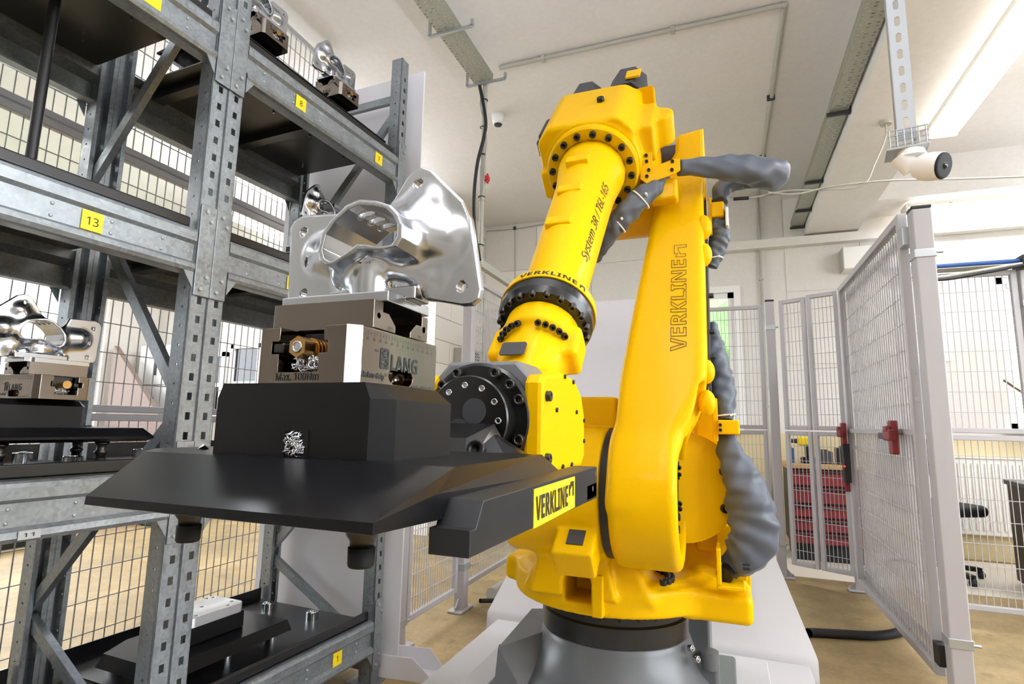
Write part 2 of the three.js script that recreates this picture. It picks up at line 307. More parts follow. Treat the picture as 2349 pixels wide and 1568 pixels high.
// boxed beam carrying the cable tray, and a cross beam above the blind window
struct('trim_2', [span(0.76, 1.19, 2.80, CEIL, ZB, ZF)], M.ceiling);
struct('trim_3', [span(1.19, XR, 2.92, CEIL, ZB, ZB + 0.45)], M.ceiling);
function windowUnit(name, x0, x1, y0, y1, z, mull, deep = 0.07) {
  const g = new THREE.Group(); g.name = name; g.userData.kind = 'structure'; scene.add(g);
  const f = 0.055, geo = [span(x0, x1, y0, y0 + f, z - deep, z), span(x0, x1, y1 - f, y1, z - deep, z), span(x0, x0 + f, y0, y1, z - deep, z), span(x1 - f, x1, y0, y1, z - deep, z)];
  for (const m of mull) geo.push(span(m - 0.04, m + 0.04, y0, y1, z - deep, z));
  part('window_frame', geo, M.whitePlastic, g);
  const cuts = [x0 + f, ...mull.flatMap((m) => [m - 0.04, m + 0.04]), x1 - f];
  for (let i = 0; i < cuts.length; i += 2) part('pane', [span(cuts[i], cuts[i + 1], y0 + f, y1 - f, z - deep / 2 - 0.003, z - deep / 2)], M.glass, g);
  return g;
}
const w1 = windowUnit('window_1', W1[0], W1[1], W1[2], W1[3], ZB - 0.02, [-0.19]);
part('window_sill', [rspan(W1[0] - 0.04, W1[1] + 0.04, W1[2] - 0.03, W1[2], ZB - 0.1, ZB + 0.12)], M.whitePlastic, w1);
part('reveal', [span(W1[0] - 0.06, W1[0], W1[2], W1[3] + 0.06, ZB, ZB + 0.02), span(W1[1], W1[1] + 0.06, W1[2], W1[3] + 0.06, ZB, ZB + 0.02), span(W1[0], W1[1], W1[3], W1[3] + 0.06, ZB, ZB + 0.02)], M.whitePlastic, w1);
const w2 = windowUnit('window_2', W2[0], W2[1], W2[2], W2[3], ZB - 0.02, [2.66]);
part('window_sill', [rspan(W2[0] - 0.04, W2[1] + 0.04, W2[2] - 0.03, W2[2], ZB - 0.1, ZB + 0.12)], M.whitePlastic, w2);
windowUnit('window_3', W3[0], W3[1], W3[2], W3[3], ZF + 0.12, [-4.9]);  // unseen front window, added to let in daylight fill
for (const [n, W, x, mu] of [['window_4', W5, XR + 0.05, [-1.6, -0.2]], ['window_5', W6, XL - 0.12, [-2.75, -1.45]]]) { const g = windowUnit(n, W[0], W[1], W[2], W[3], 0, mu); g.rotation.y = -PI / 2; g.position.x = x; }  // the right wall window is added for daylight fill
// venetian blind in window_2
{
  const t = thing('venetian_blind', 'pale venetian blind with thin slats in the window behind the far mesh', 'blind', [0, 0, 0]);
  part('head_rail', [rspan(W2[0] + 0.06, W2[1] - 0.06, 2.19, 2.24, ZB + 0.0, ZB + 0.04)], M.zincPlain, t);
  for (let y = 2.17; y > 1.1; y -= 0.03) part('slat', [box(W2[1] - W2[0] - 0.14, 0.002, 0.028).rotateX(0.55).translate((W2[0] + W2[1]) / 2, y, ZB + 0.02)], M.whitePlastic, t);
  part('bottom_rail', [span(W2[0] + 0.07, W2[1] - 0.07, 1.075, 1.09, ZB + 0.008, ZB + 0.032)], M.whitePlastic, t);
}
// greenery outside
{
  const leaf = S({ color: 0x55743f, roughness: 0.8 }), leaf2 = S({ color: 0x66854f, roughness: 0.8 });
  const blob = (r, s) => { const g = new THREE.IcosahedronGeometry(r, 4), p = g.attributes.position; for (let i = 0; i < p.count; i++) { const v = V(p.getX(i), p.getY(i), p.getZ(i)).normalize(); const k = 1 + 0.22 * Math.sin(v.x * 9 + s) * Math.sin(v.y * 11 + s * 2) + 0.12 * Math.sin(v.z * 23 + v.x * 19 + s); p.setXYZ(i, v.x * r * k, v.y * r * k, v.z * r * k); } g.computeVertexNormals(); return g; };
  const bush = (x, z, y, r, m, lab) => { const t = thing('garden_tree', lab, 'tree', [x, 0, z]); part('crown', [blob(r, x * 3).translate(0, y, 0), blob(r * 0.7, x + 2).translate(r * 0.7, y - r * 0.3, 0.2)], m, t); part('trunk', [cyl(0.12, 0.08, y, 10)], M.wood, t); };
  bush(0.1, -9.6, 1.9, 1.5, leaf, 'green tree seen through the narrow window behind the robot');
  bush(5.9, -9.8, 1.7, 1.6, leaf2, 'light green tree seen through the blind window');
}
const ground = struct('ground', [span(-30, 30, -0.4, -T - 0.001, -30, 30)], S({ color: 0x77806a, roughness: 1 }));
// ---------------------------------------------------------------- pallet, riser, vise and bracket (local frame: camera-relative numbers minus O)
const O = V(-0.376, -0.066, -0.45);
const loc = (x, y, z) => V(x, y, z).sub(O);
const mv = (g) => g.translate(-O.x, -O.y, -O.z);
function makePallet(label) {
  const t = thing('machining_pallet', label, 'pallet');
  // sloped top plate, convex
  const xr = -0.175, xl = -0.58, zf = -0.26, zb = -0.63, y2 = -0.060, yb = -0.066, yt = -0.0325;
  const pts = [];
  // top outline
  pts.push([-0.19, yt, -0.385], [-0.19, yt, -0.60], [-0.565, yt, -0.60], [-0.565, yt, -0.43], [-0.52, yt, -0.385]);
  // shoulder outline
  pts.push([-0.177, -0.052, -0.362], [xr, -0.0455, -0.33], [xr, -0.053, zf], [-0.402, -0.053, zf], [xl, -0.053, -0.42], [xl, -0.053, -0.625], [xr, -0.053, -0.625]);
  // lower edge
  pts.push([xr, -0.059, zf + 0.0005], [-0.402, -0.0585, zf + 0.0005], [xl, -0.0585, -0.42], [xl, -0.0585, -0.625], [xr, -0.062, -0.33], [xr, -0.0585, -0.625]);
  // underside
  pts.push([-0.2, yb, zf - 0.03], [-0.40, yb, zf - 0.03], [-0.57, yb, -0.42], [-0.57, yb, -0.61], [-0.19, yb, -0.61]);
  part('base_plate', [mv(new ConvexGeometry(pts.map((p) => V(...p))))], M.anodized, t);
  // riser block with cut corners and a chip pocket in its front
  const bx0 = -0.466, bx1 = -0.263, bz0 = -0.535, bz1 = -0.40, c = 0.016, yt2 = 0.033;
  const plan = [[bx0 + c, bz1], [bx1 - c, bz1], [bx1, bz1 - c], [bx1, bz0 + c], [bx1 - c, bz0], [bx0 + c, bz0], [bx0, bz0 + c], [bx0, bz1 - c]];
  const bp = []; for (const [x, z] of plan) bp.push(V(x, -0.0325, z), V(x, 0.019, z)); for (const [x, z] of [[bx0 + c + 0.006, bz1], [bx1 - c - 0.006, bz1], [bx1 - 0.018, bz1 - c - 0.012], [bx1 - 0.018, bz0 + c], [bx0 + 0.018, bz0 + c], [bx0 + 0.018, bz1 - c - 0.012]]) bp.push(V(x, yt2, z));
  const hull = mv(new ConvexGeometry(bp));
  part('riser_block', [hull], M.riser, t);
  // square opening in the front of the riser, lined, with swarf inside
  const px0 = -0.3655, px1 = -0.341, py0 = -0.0325, py1 = -0.0095;
  const fr = [span(px0 - 0.0012, px0, py0, py1, bz1 - 0.001, bz1 + 0.0008), span(px1, px1 + 0.0012, py0, py1, bz1 - 0.001, bz1 + 0.0008), span(px0, px1, py1, py1 + 0.0012, bz1 - 0.001, bz1 + 0.0008)];
  part('pocket_rim', [mv(merge(fr))], M.riser, t);
  part('swarf', [mv(curls(px0, px1, py0, py1, bz1, bz1 + 0.003, 70, 0.003))], M.swarf, t, 'bright aluminium swarf').userData.kind = 'stuff';
  for (const [x, z] of [[-0.293, -0.42], [-0.506, -0.43], [-0.27, -0.58], [-0.48, -0.58]]) {
    const st = part('pull_stud', [mv(lathe([[0, -0.040], [0.0100, -0.040], [0.0105, -0.034], [0.0135, -0.030], [0.0155, -0.024], [0.0105, -0.021], [0.0105, -0.009], [0.0155, -0.007], [0.0155, 0.0], [0, 0.0]], 24).translate(x, -0.066, z))], M.steelStud, t);
    part('rubber_tip', [mv(lathe([[0, -0.056], [0.010, -0.056], [0.0112, -0.054], [0.0115, -0.040], [0, -0.040]], 24).translate(x, -0.066, z))], M.rubber, st);
  }
  for (const [x, y, z, s] of [[-0.18, -0.047, -0.37, 0.003], [-0.182, -0.045, -0.40, 0.003], [-0.1785, -0.050, -0.43, 0.0022], [-0.186, -0.040, -0.47, 0.0025], [-0.40, -0.0318, -0.42, 0.004], [-0.52, -0.0318, -0.45, 0.005], [-0.50, -0.0318, -0.47, 0.004]]) part('chip', [mv(new THREE.TetrahedronGeometry(s, 0).scale(1.8, 0.8, 1).translate(x, y + s * 0.3, z))], M.swarf, t);
  return t;
}
M.steelStud = S({ color: 0x4a4744, roughness: 0.35, metalness: 0.9 });
function curls(x0, x1, y0, y1, z0, z1, n, r) { // tangle of small metal curls
  const gs = []; for (let i = 0; i < n; i++) {
    const g = new THREE.TorusGeometry(r * (0.6 + rnd() * 0.7), r * 0.28, 4, 7, 3 + rnd() * 3); g.scale(1, 1, 0.6);
    g.rotateX(rnd() * 6).rotateY(rnd() * 6).rotateZ(rnd() * 6); g.translate(x0 + r + rnd() * (x1 - x0 - 2 * r), y0 + r + rnd() * (y1 - y0 - 2 * r), z0 + rnd() * (z1 - z0)); gs.push(g);
  } return merge(gs);
}
function makeVise(label) {
  const t = thing('machine_vise', label, 'vise');
  const X1 = -0.315, X0 = -0.437, c = 0.0105, Z1 = -0.4236, Z0 = -0.589, y0 = 0.033, y1 = 0.0895;
  // body: end view (x,y) with a T-shaped channel, extruded in z, corners chamfered by field
  const prof = [[X0, y0], [X1, y0], [X1, y1], [-0.3515, y1], [-0.3515, 0.075], [-0.3465, 0.075], [-0.3465, 0.0635], [-0.3565, 0.0635], [-0.3565, 0.0455], [-0.4035, 0.0455], [-0.4035, 0.0635], [-0.413, 0.0635], [-0.413, 0.075], [-0.4035, 0.075], [-0.4035, y1], [X0, y1]];
  const f = (x, y, z) => {
    let d = sdExt(sdPoly(x, y, prof), z, Z0, Z1, 0.0006);
    const cx = Math.max(Math.abs(x - (X0 + X1) / 2) - (X1 - X0) / 2, -1), cz = Math.abs(z - (Z0 + Z1) / 2) - (Z1 - Z0) / 2;
    d = Math.max(d, (cx + cz + c) * 0.70711);
    // oblong clamping slot in the long side
    const sl = sdBox(x, y, z, X1, 0.0455, -0.505, 0.02, 0.0074, 0.0225, 0.0072); d = Math.max(d, -sl);
    const sl2 = sdBox(x, y, z, X0, 0.0455, -0.505, 0.02, 0.0074, 0.0225, 0.0072); d = Math.max(d, -sl2);
    return d;
  };
  part('body', [mv(sdfMesh(f, [X0 - 0.006, y0 - 0.006, Z0 - 0.006], [X1 + 0.006, y1 + 0.006, Z1 + 0.006], 0.0016))], M.steel, t, 'grey ground steel body');
  // jaws: side view (z,y) extruded along x
  const j1 = [[-0.4505, 0.0905], [-0.4905, 0.0905], [-0.4905, 0.0975], [-0.477, 0.1085], [-0.4665, 0.1085], [-0.4665, 0.1185], [-0.4505, 0.1185]]; j1.hole = [-0.4595, 0.1035];
  const j2 = [[-0.5567, 0.0905], [-0.5193, 0.0905], [-0.5193, 0.0965], [-0.532, 0.107], [-0.5434, 0.107], [-0.5434, 0.1185], [-0.5567, 0.1185]]; j2.hole = [-0.549, 0.1035];
  const jawGeo = (P) => { const g = poly(P.map(([z, y]) => [z, y]), 0.1235, 0.0006, [circ(P.hole[0], P.hole[1], 0.0036)]); g.applyMatrix4(new THREE.Matrix4().makeBasis(V(0, 0, 1), V(0, 1, 0), V(-1, 0, 0))); return g.translate(X1 - 0.0005, 0, 0); };
  for (const P of [j1, j2]) { const j = part('jaw', [mv(jawGeo(P))], M.steelJaw, t); }
  // serrated grip edge on the front jaw
  const teeth = []; for (let x = X0 + 0.004; x < X1 - 0.004; x += 0.0034) teeth.push(box(0.0018, 0.0022, 0.0016, x, 0.1190, -0.4655)); part('grip_teeth', [mv(merge(teeth))], M.steelJaw, t);
  // spindle
  const ax = V(-0.378, 0.069, -0.4236);
  part('spindle', [mv(merge([rod(ax.clone().add(V(0, 0, 0.004)), ax.clone().add(V(0, 0, -0.012)), 0.0105, 6), ...Array.from({ length: 16 }, (_, i) => rod(ax.clone().add(V(0, 0, -0.012 - i * 0.0026)), ax.clone().add(V(0, 0, -0.0146 - i * 0.0026)), i % 2 ? 0.0112 : 0.0102, 22)), rod(ax.clone().add(V(0, 0, -0.053)), V(-0.378, 0.069, Z0 - 0.004), 0.0095, 16)]))], M.brass, t, 'brass coloured hexagon spindle');
  part('spindle_bore', [mv(new THREE.TorusGeometry(0.0048, 0.0012, 6, 16).translate(ax.x, ax.y, ax.z + 0.0042)), mv(new THREE.CircleGeometry(0.0042, 14).translate(ax.x, ax.y, ax.z + 0.0043))], M.chrome, t);
  part('carriage', [mv(rspan(-0.402, -0.358, 0.060, 0.0885, Z0 + 0.02, -0.455, 0.002)), mv(rspan(-0.4125, -0.4, 0.0642, 0.0744, Z0 + 0.01, Z1 - 0.002, 0.002))], M.blackCast, t);
  part('swarf', [mv(curls(-0.392, -0.357, 0.0455, 0.062, -0.45, -0.427, 150, 0.0032)), mv(curls(-0.392, -0.357, 0.0455, 0.062, Z0 + 0.004, Z0 + 0.03, 60, 0.0032))], M.swarf, t, 'bright aluminium swarf').userData.kind = 'stuff';
  // bright cut corner
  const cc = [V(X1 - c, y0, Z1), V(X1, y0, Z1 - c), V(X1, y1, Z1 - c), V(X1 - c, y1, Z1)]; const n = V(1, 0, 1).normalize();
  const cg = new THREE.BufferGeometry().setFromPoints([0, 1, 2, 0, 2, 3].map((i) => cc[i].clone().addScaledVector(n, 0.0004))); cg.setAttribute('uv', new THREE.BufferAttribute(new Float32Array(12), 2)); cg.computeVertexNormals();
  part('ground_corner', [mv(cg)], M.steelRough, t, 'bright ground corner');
  // engraving on the long side and on the end
  const U = V(0, 0, -1), UP = V(0, 1, 0);
  part('side_engraving', [mv(sheet(0.144, 0.056, V(X1 + 0.0004, 0.0615, -0.505), U, UP))], viseSideInk, t);
  part('end_engraving', [mv(sheet(0.099, 0.056, V(-0.3758, 0.0615, Z1 + 0.0004), V(1, 0, 0), UP))], viseEndInk, t);
  for (const z of [-0.476, -0.541]) part('jaw_number', [mv(sheet(0.012, 0.005, V(X1 + 0.0006, 0.0938, z + (z > -0.5 ? -0.004 : 0.004)), U, UP))], jawInk, t);
  return t;
}
M.steelJaw = S({ color: 0x80776d, roughness: 0.3, metalness: 1 });
const engrave = 0x2a2d2a;
const viseSideInk = inkMat(engrave, printTex(1440, 560, (g) => {
  const X = (mm) => mm * 10, Y = (mm) => 560 - mm * 10;
  // ruler 60..0..60
  g.lineWidth = 3; g.font = '34px sans-serif'; g.textAlign = 'center';
  for (let i = -12; i <= 12; i++) { const x = 720 + i * 52; g.fillRect(x - 1.5, 40, 4, i % 2 ? 26 : 44); if (i % 2 === 0) g.fillText(String(Math.abs(i / 2 * 10)), x, 122); }
  g.font = '30px sans-serif'; g.fillText('5898', 250, 222);
  // arrow emblem
  g.beginPath(); g.roundRect(315, 170, 150, 210, 26); g.fill(); g.fillStyle = '#000';
  const arrow = (x, y, s) => { g.beginPath(); g.moveTo(x, y); g.lineTo(x + 55 * s, y - 42); g.lineTo(x + 55 * s, y - 20); g.lineTo(x + 115 * s, y - 20); g.lineTo(x + 115 * s, y + 20); g.lineTo(x + 55 * s, y + 20); g.lineTo(x + 55 * s, y + 42); g.closePath(); g.fill(); };
  arrow(332, 225, 1); arrow(448, 325, -1); g.fillStyle = '#fff';
  const ar2 = (x, y, s) => { g.beginPath(); g.moveTo(x + 10 * s, y); g.lineTo(x + 46 * s, y - 26); g.lineTo(x + 46 * s, y - 11); g.lineTo(x + 106 * s, y - 11); g.lineTo(x + 106 * s, y + 11); g.lineTo(x + 46 * s, y + 11); g.lineTo(x + 46 * s, y + 26); g.closePath(); g.fill(); };
  ar2(332, 225, 1); ar2(448, 325, -1);
  g.textAlign = 'left'; g.font = 'bold 190px sans-serif'; fit(g, 'LANG', 490, 378, 560, 1.16);
  g.font = 'bold 74px sans-serif'; fit(g, 'Makro•Grip', 16, 482, 385, 1.05); g.font = '44px sans-serif'; g.fillText('®', 410, 448); g.font = '44px sans-serif'; fit(g, 'Art. Nr. 48155-125', 930, 530, 420, 1);
}), 0.7);
const viseEndInk = inkMat(engrave, printTex(990, 560, (g) => { g.font = '96px sans-serif'; g.textAlign = 'left'; fit(g, 'Max. 100Nm', 200, 522, 520, 1.05); }), 0.7);
const jawInk = inkMat(engrave, printTex(240, 100, (g) => { g.font = '80px sans-serif'; g.textAlign = 'center'; g.fillText('5898', 120, 80); }), 0.7);
// machined aluminium bracket: one continuous body
const bracketGeo = (() => {
  const ring = [[-0.395, 0.176], [-0.392, 0.194], [-0.382, 0.208], [-0.3625, 0.2235], [-0.3456, 0.2275], [-0.3256, 0.2235], [-0.308, 0.2165], [-0.2975, 0.206], [-0.2925, 0.1945], [-0.2925, 0.181], [-0.2985, 0.172], [-0.3128, 0.17], [-0.3316, 0.1722], [-0.345, 0.1732], [-0.359, 0.167], [-0.3755, 0.160], [-0.383, 0.1595], [-0.391, 0.165]];
  const win = ring.map(([x, y]) => { const cx = -0.345, cy = 0.195; const dx = x - cx, dy = y - cy, l = Math.hypot(dx, dy); return [cx + dx * (l - 0.0065) / l, cy + dy * (l - 0.0065) / l]; });
  const pr = [[-0.350, 0.232], [-0.338, 0.246], [-0.3226, 0.2696], [-0.3129, 0.2777], [-0.3025, 0.2795], [-0.2905, 0.2736], [-0.2513, 0.2334], [-0.2425, 0.214], [-0.2283, 0.1363], [-0.2305, 0.126], [-0.238, 0.1205], [-0.2498, 0.1204], [-0.29, 0.1285], [-0.3, 0.15], [-0.31, 0.19]];
  const pl = [[-0.405, 0.2385], [-0.464, 0.2425], [-0.4755, 0.238], [-0.4815, 0.228], [-0.477, 0.1378], [-0.472, 0.1308], [-0.415, 0.130], [-0.395, 0.15], [-0.39, 0.2]];
  const f = (x, y, z) => {
    const dr = sdPoly(x, y, ring);
    let d = sdExt(dr, z, -0.536, -0.457, 0.002);
    // flanges
    const dR = sdExt(sdPoly(x, y, pr), z, -0.519, -0.507, 0.0025), dL = sdExt(sdPoly(x, y, pl), z, -0.519, -0.507, 0.0025);
    // swept shoulders into the flanges
    let sh = sdCap(x, y, z, [-0.305, 0.196, -0.507], [-0.272, 0.192, -0.518], 0.027, 0.020);
    sh = smin(sh, sdCap(x, y, z, [-0.312, 0.213, -0.509], [-0.298, 0.238, -0.518], 0.018, 0.013), 0.02);
    sh = smin(sh, sdCap(x, y, z, [-0.395, 0.187, -0.508], [-0.43, 0.19, -0.518], 0.021, 0.017), 0.02);
    sh = smin(sh, sdCap(x, y, z, [-0.33, 0.165, -0.500], [-0.29, 0.15, -0.515], 0.013, 0.010), 0.02);
    d = smin(d, sh, 0.013);
    d = smin(d, dR, 0.018); d = smin(d, dL, 0.018);
    // boss under the bridge and the foot that the jaws clamp
    d = smin(d, sdCyl(x + 0.353, z + 0.495, y, 0.0195, 0.128, 0.168, 0.003), 0.012);
    d = smin(d, sdCap(x, y, z, [-0.392, 0.16, -0.5], [-0.36, 0.146, -0.5], 0.012, 0.016), 0.016);
    d = smin(d, sdBox(x, y, z, -0.352, 0.1345, -0.51, 0.055, 0.0075, 0.016, 0.002), 0.006);
    // window, screw holes, slots
    d = smax(d, -sdPoly(x, y, win), 0.0015);
    for (const [hx, hy, hr] of [[-0.3068, 0.2596, 0.0056], [-0.2495, 0.1401, 0.0056], [-0.4605, 0.221, 0.0052], [-0.4535, 0.1455, 0.0052]]) d = Math.max(d, -(len2(x - hx, y - hy) - hr));
    d = Math.max(d, -sdBox(x, y, z, -0.4515, 0.1828, -0.513, 0.0028, 0.0055, 0.05, 0.0026));
    for (const q of [-0.480, -0.499, -0.518]) { const a = Math.max(Math.abs(x + 0.352) - 0.005, 0); d = Math.max(d, -Math.max(len2(a, z - q) - 0.0052, Math.abs(y - 0.205) - 0.04)); }
    // foot plate with sharp edges
    d = Math.min(d, Math.max(sdBox(x, y, z, -0.3745, 0.1240, -0.5095, 0.0665, 0.0058, 0.0475, 0.0008), -sdBox(x, y, z, -0.312, 0.1235, -0.555, 0.012, 0.012, 0.01, 0.004)));
    return d;
  };
  return mv(sdfMesh(f, [-0.49, 0.112, -0.562], [-0.222, 0.286, -0.450], 0.0018));
})();
function makeBracket(label) { const b = solo('machined_bracket', [bracketGeo], M.alu, label, 'metal part'); return b; }

const HELD = V(O.x, O.y + 1, O.z);
const palletHeld = makePallet('black sloped pallet carried by the yellow robot, with two studs below');
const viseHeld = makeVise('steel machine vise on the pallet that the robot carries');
const bracketHeld = makeBracket('large shiny aluminium bracket clamped in the vise that the robot carries');
for (const o of [palletHeld, viseHeld, bracketHeld]) o.position.copy(HELD);

// ---------------------------------------------------------------- storage rack
const RA = 2.95 * PI / 180;
const rackPoint = (xl, y, zl) => V(xl * Math.cos(RA) - zl * Math.sin(RA), y, xl * Math.sin(RA) + zl * Math.cos(RA));
const rack = thing('storage_rack', 'galvanised bolted steel rack of two bays with numbered shelves', 'rack', [0, 0, 0], -RA);
const RX0 = -2.0, RX1 = -1.4, RTOP = 2.62, SEAM = -1.055, PW = 0.052, LEVELS = [2.148, 1.516, 0.864, 0.237];
const postFront = (() => { // front face (with oblong holes), facing +x, in z [0,PW]
  const holes = []; for (let y = 0.06; y < RTOP - 0.04; y += 0.0525) holes.push(rectHole(PW * 0.42, y, 0.0135, 0.02));
  const g = poly([[0, 0], [PW, 0], [PW, RTOP], [0, RTOP]], 0.003, 0, holes); const m = new THREE.Matrix4().makeBasis(V(0, 0, 1), V(0, 1, 0), V(-1, 0, 0)); return uvBox(clean(g).applyMatrix4(m)).translate(0.003, 0, 0); })();
const postSide = (() => { const holes = []; for (let y = 0.04; y < RTOP - 0.04; y += 0.0525) { holes.push(circ(0.026, y, 0.0038)); } const g = poly([[0, 0], [0.05, 0], [0.05, RTOP], [0, RTOP]], 0.003, 0, holes, 4); return uvBox(clean(g)); })();
function post(xFace, z0, dir) { // dir +1: open side to -x ; z0 = lower z edge
  const gs = [];
  const a = postFront.clone(); a.translate(xFace - (dir > 0 ? 0.003 : 0), 0, z0); gs.push(a);
  for (const z of [z0, z0 + PW - 0.003]) { const s = postSide.clone(); if (dir > 0) s.translate(xFace - 0.05, 0, z); else s.translate(xFace, 0, z); gs.push(s); }
  // inward lips and the pressed rib beside the holes
  for (const z of [z0, z0 + PW - 0.014]) gs.push(span(xFace - dir * 0.05, xFace - dir * 0.053, 0, RTOP, z, z + 0.014));
  gs.push(span(xFace, xFace + dir * 0.003, 0, RTOP, z0 + PW * 0.74, z0 + PW * 0.96));
  part('upright', gs, M.zinc, rack);
  part('foot_plate', [span(xFace - dir * 0.1, xFace + dir * 0.02, 0, 0.006, z0 - 0.02, z0 + PW + 0.02)], M.zinc, rack);
}
const FRAMES = [-0.155, SEAM, SEAM - PW - 0.001, -1.946];  // lower z edge of each side frame
for (const z of FRAMES) { post(RX1, z, 1); post(RX0, z, -1); }
// side frame bracing
for (const z of FRAMES) {
  if (z === FRAMES[2]) continue;
  const zc = z + PW / 2, F = RX1 - 0.03, R = RX0 + 0.03, nodes = [[F, 2.40], [R, 1.73], [F, 1.03], [R, 0.43], [F, 0.1]];
  for (let i = 0; i + 1 < nodes.length; i++) part('brace', [bar(V(nodes[i][0], nodes[i][1] - 0.02, zc), V(nodes[i + 1][0], nodes[i + 1][1] + 0.02, zc), 0.02, 0.034)], M.zinc, rack);
  for (const y of [0.06, 2.44]) part('brace', [bar(V(F, y, zc), V(R, y, zc), 0.02, 0.034)], M.zinc, rack);
}
// beams: section (outward x, y) run along z
const beamSec = [[0, 0], [0.006, -0.004], [0.010, -0.012], [0.010, -0.036], [0.0, -0.044], [0.0, -0.092], [0.012, -0.1], [0.014, -0.113], [0.008, -0.122], [-0.004, -0.124], [-0.038, -0.124], [-0.038, -0.118], [-0.006, -0.117], [-0.005, -0.05], [-0.038, -0.03], [-0.038, 0]];
function beam(zA, zB, y, front) {
  const l = zB - zA, g = poly(beamSec.map(([a, b]) => [a, b]), l); if (!front) g.applyMatrix4(new THREE.Matrix4().makeBasis(V(-1, 0, 0), V(0, 1, 0), V(0, 0, -1))).translate(0, 0, l);
  g.translate(front ? RX1 - 0.002 : RX0 + 0.002, y, zA);
  const b = part('beam', [uvBox(clean(g))], M.zinc, rack); const xf = front ? RX1 : RX0, sg = front ? 1 : -1;
  const riv = []; for (let z = zA + 0.09; z < zB - 0.05; z += 0.125) for (const dy of [-0.055, -0.083]) riv.push(aim(new THREE.SphereGeometry(0.0042, 8, 4, 0, 6.3, 0, PI / 2), V(xf - sg * 0.002, y + dy, z), V(sg, 0, 0)));
  part('rivet', riv, M.zincPlain, b).userData.kind = 'stuff';
  for (const [z, q] of [[zA, -1], [zB, 1]]) { // end connector on the upright
    const zz = z + (q > 0 ? 0.0015 : -PW + 0.0015 - 0.003);
    const c = part('connector', [rspan(xf + sg * 0.0045, xf + sg * 0.009, y - 0.185, y + 0.075, zz + 0.001, zz + PW - 0.002, 0.002), poly([[0, 0], [0.03, 0], [0, -0.045]], 0.003).rotateY(q > 0 ? PI / 2 : -PI / 2).translate(xf + sg * 0.006, y - 0.12, z)], M.zinc, rack);
    for (const dy of [0.055, 0.03, -0.13, -0.165]) part('bolt', [aim(cyl(0.006, 0.0055, 0.006, 6), V(xf + sg * 0.009, y + dy, zz + PW * 0.45 + ((dy * 1000) % 2 ? 0.01 : -0.005)), V(sg, 0, 0))], M.zincPlain, c);
  }
}
const BAYS = [[SEAM + PW, FRAMES[0]], [FRAMES[3] + PW, FRAMES[2]]];
for (const y of LEVELS) for (const [a, b] of BAYS) for (const f of [true, false]) beam(a, b, y, f);
// number labels
const numTex = (n) => inkMat(0x14130c, printTex(128, 128, (g) => { g.font = '74px sans-serif'; g.textAlign = 'center'; g.fillText(n, 64, 92); }));
for (const [n, y, z, w] of [['13', 1.516, -0.745, 0.046], ['', 1.516, -0.33, 0.046], ['11', 0.864, -0.70, 0.04], ['', 2.148, -0.815, 0.046], ['8', 2.148, -1.335, 0.046], ['7', 2.148, -1.77, 0.046], ['6', 1.516, -1.36, 0.046], ['', 1.516, -1.79, 0.046], ['1', 0.237, -1.70, 0.046], ['', 0.237, -1.30, 0.046]]) {
  const hgt = n === '11' ? 0.018 : 0.046, yy = n === '11' ? y - 0.108 : y - 0.069;
  const p = part('number_label', [box(0.0012, hgt, w, RX1 + 0.0006 + (n === '11' ? 0.013 : 0), yy, z)], n === '11' ? M.zincPlain : M.label, rack, n ? (n === '11' ? 'grey' : 'yellow') + ' sticker with number ' + n : 'yellow shelf sticker');
  if (n) part('number', [sheet(w, hgt, V(RX1 + 0.0018 + (n === '11' ? 0.013 : 0), yy, z), V(0, 0, -1), V(0, 1, 0))], numTex(n), p);
}
// shelf trays: black folded sheet, with locating pins
function tray(bay, lev, label, pins) {
  const [a, b] = BAYS[bay], y = LEVELS[lev], zc = (a + b) / 2, p = rackPoint((RX0 + RX1) / 2, y, zc), l = b - a - 0.016, w = RX1 - RX0 - 0.03;
  const t = thing('shelf_tray', label, 'shelf', [p.x, p.y, p.z], -RA);
  part('deck', [span(-w / 2, w / 2, 0, 0.004, -l / 2, l / 2)], M.trayBlack, t);
  part('front_lip', [rspan(w / 2 - 0.014, w / 2, 0.004, 0.034, -l / 2, l / 2, 0.005)], M.trayBlack, t);
  part('rear_lip', [span(-w / 2, -w / 2 + 0.004, 0.004, 0.05, -l / 2, l / 2)], M.trayBlack, t);
  part('stiffener', [span(-w / 2 + 0.05, w / 2 - 0.05, -0.03, 0, -0.06, -0.02)], M.trayBlack, t); part('stiffener', [span(-w / 2 + 0.05, w / 2 - 0.05, -0.03, 0, l / 2 - 0.09, l / 2 - 0.05)], M.trayBlack, t);
  for (const q of [-l / 4, l / 4]) for (const [dx, dz] of [[-0.14, -0.1], [-0.14, 0.1], [0.09, -0.1], [0.09, 0.1]]) { const pin = part('locating_pin', [turned([[0, 0.036], [0.008, 0.036], [0.008, 0.034], [0.0215, 0.034], [0.0225, 0.032], [0.0225, 0.004], [0, 0.004]].reverse(), 20).translate(dx, 0, q + dz)], M.chrome, t); part('pin_screw', [cyl(0.004, 0.004, 0.018, 8).translate(dx, -0.018, q + dz)], M.chrome, pin); }
  return t;
}
tray(0, 0, 'black shelf tray two levels over label eleven, topmost of its bay'); tray(1, 0, 'black shelf tray above the labels eight and seven');
tray(0, 1, 'empty black shelf tray above label thirteen'); tray(1, 1, 'black shelf tray above label six');
tray(0, 2, 'black shelf tray above label eleven'); tray(1, 2, 'black shelf tray one level over the lowest numbered shelf');
tray(0, 3, 'black shelf tray at the foot of the bay under label eleven'); tray(1, 3, 'lowest black shelf tray with bare silver pins above label one');
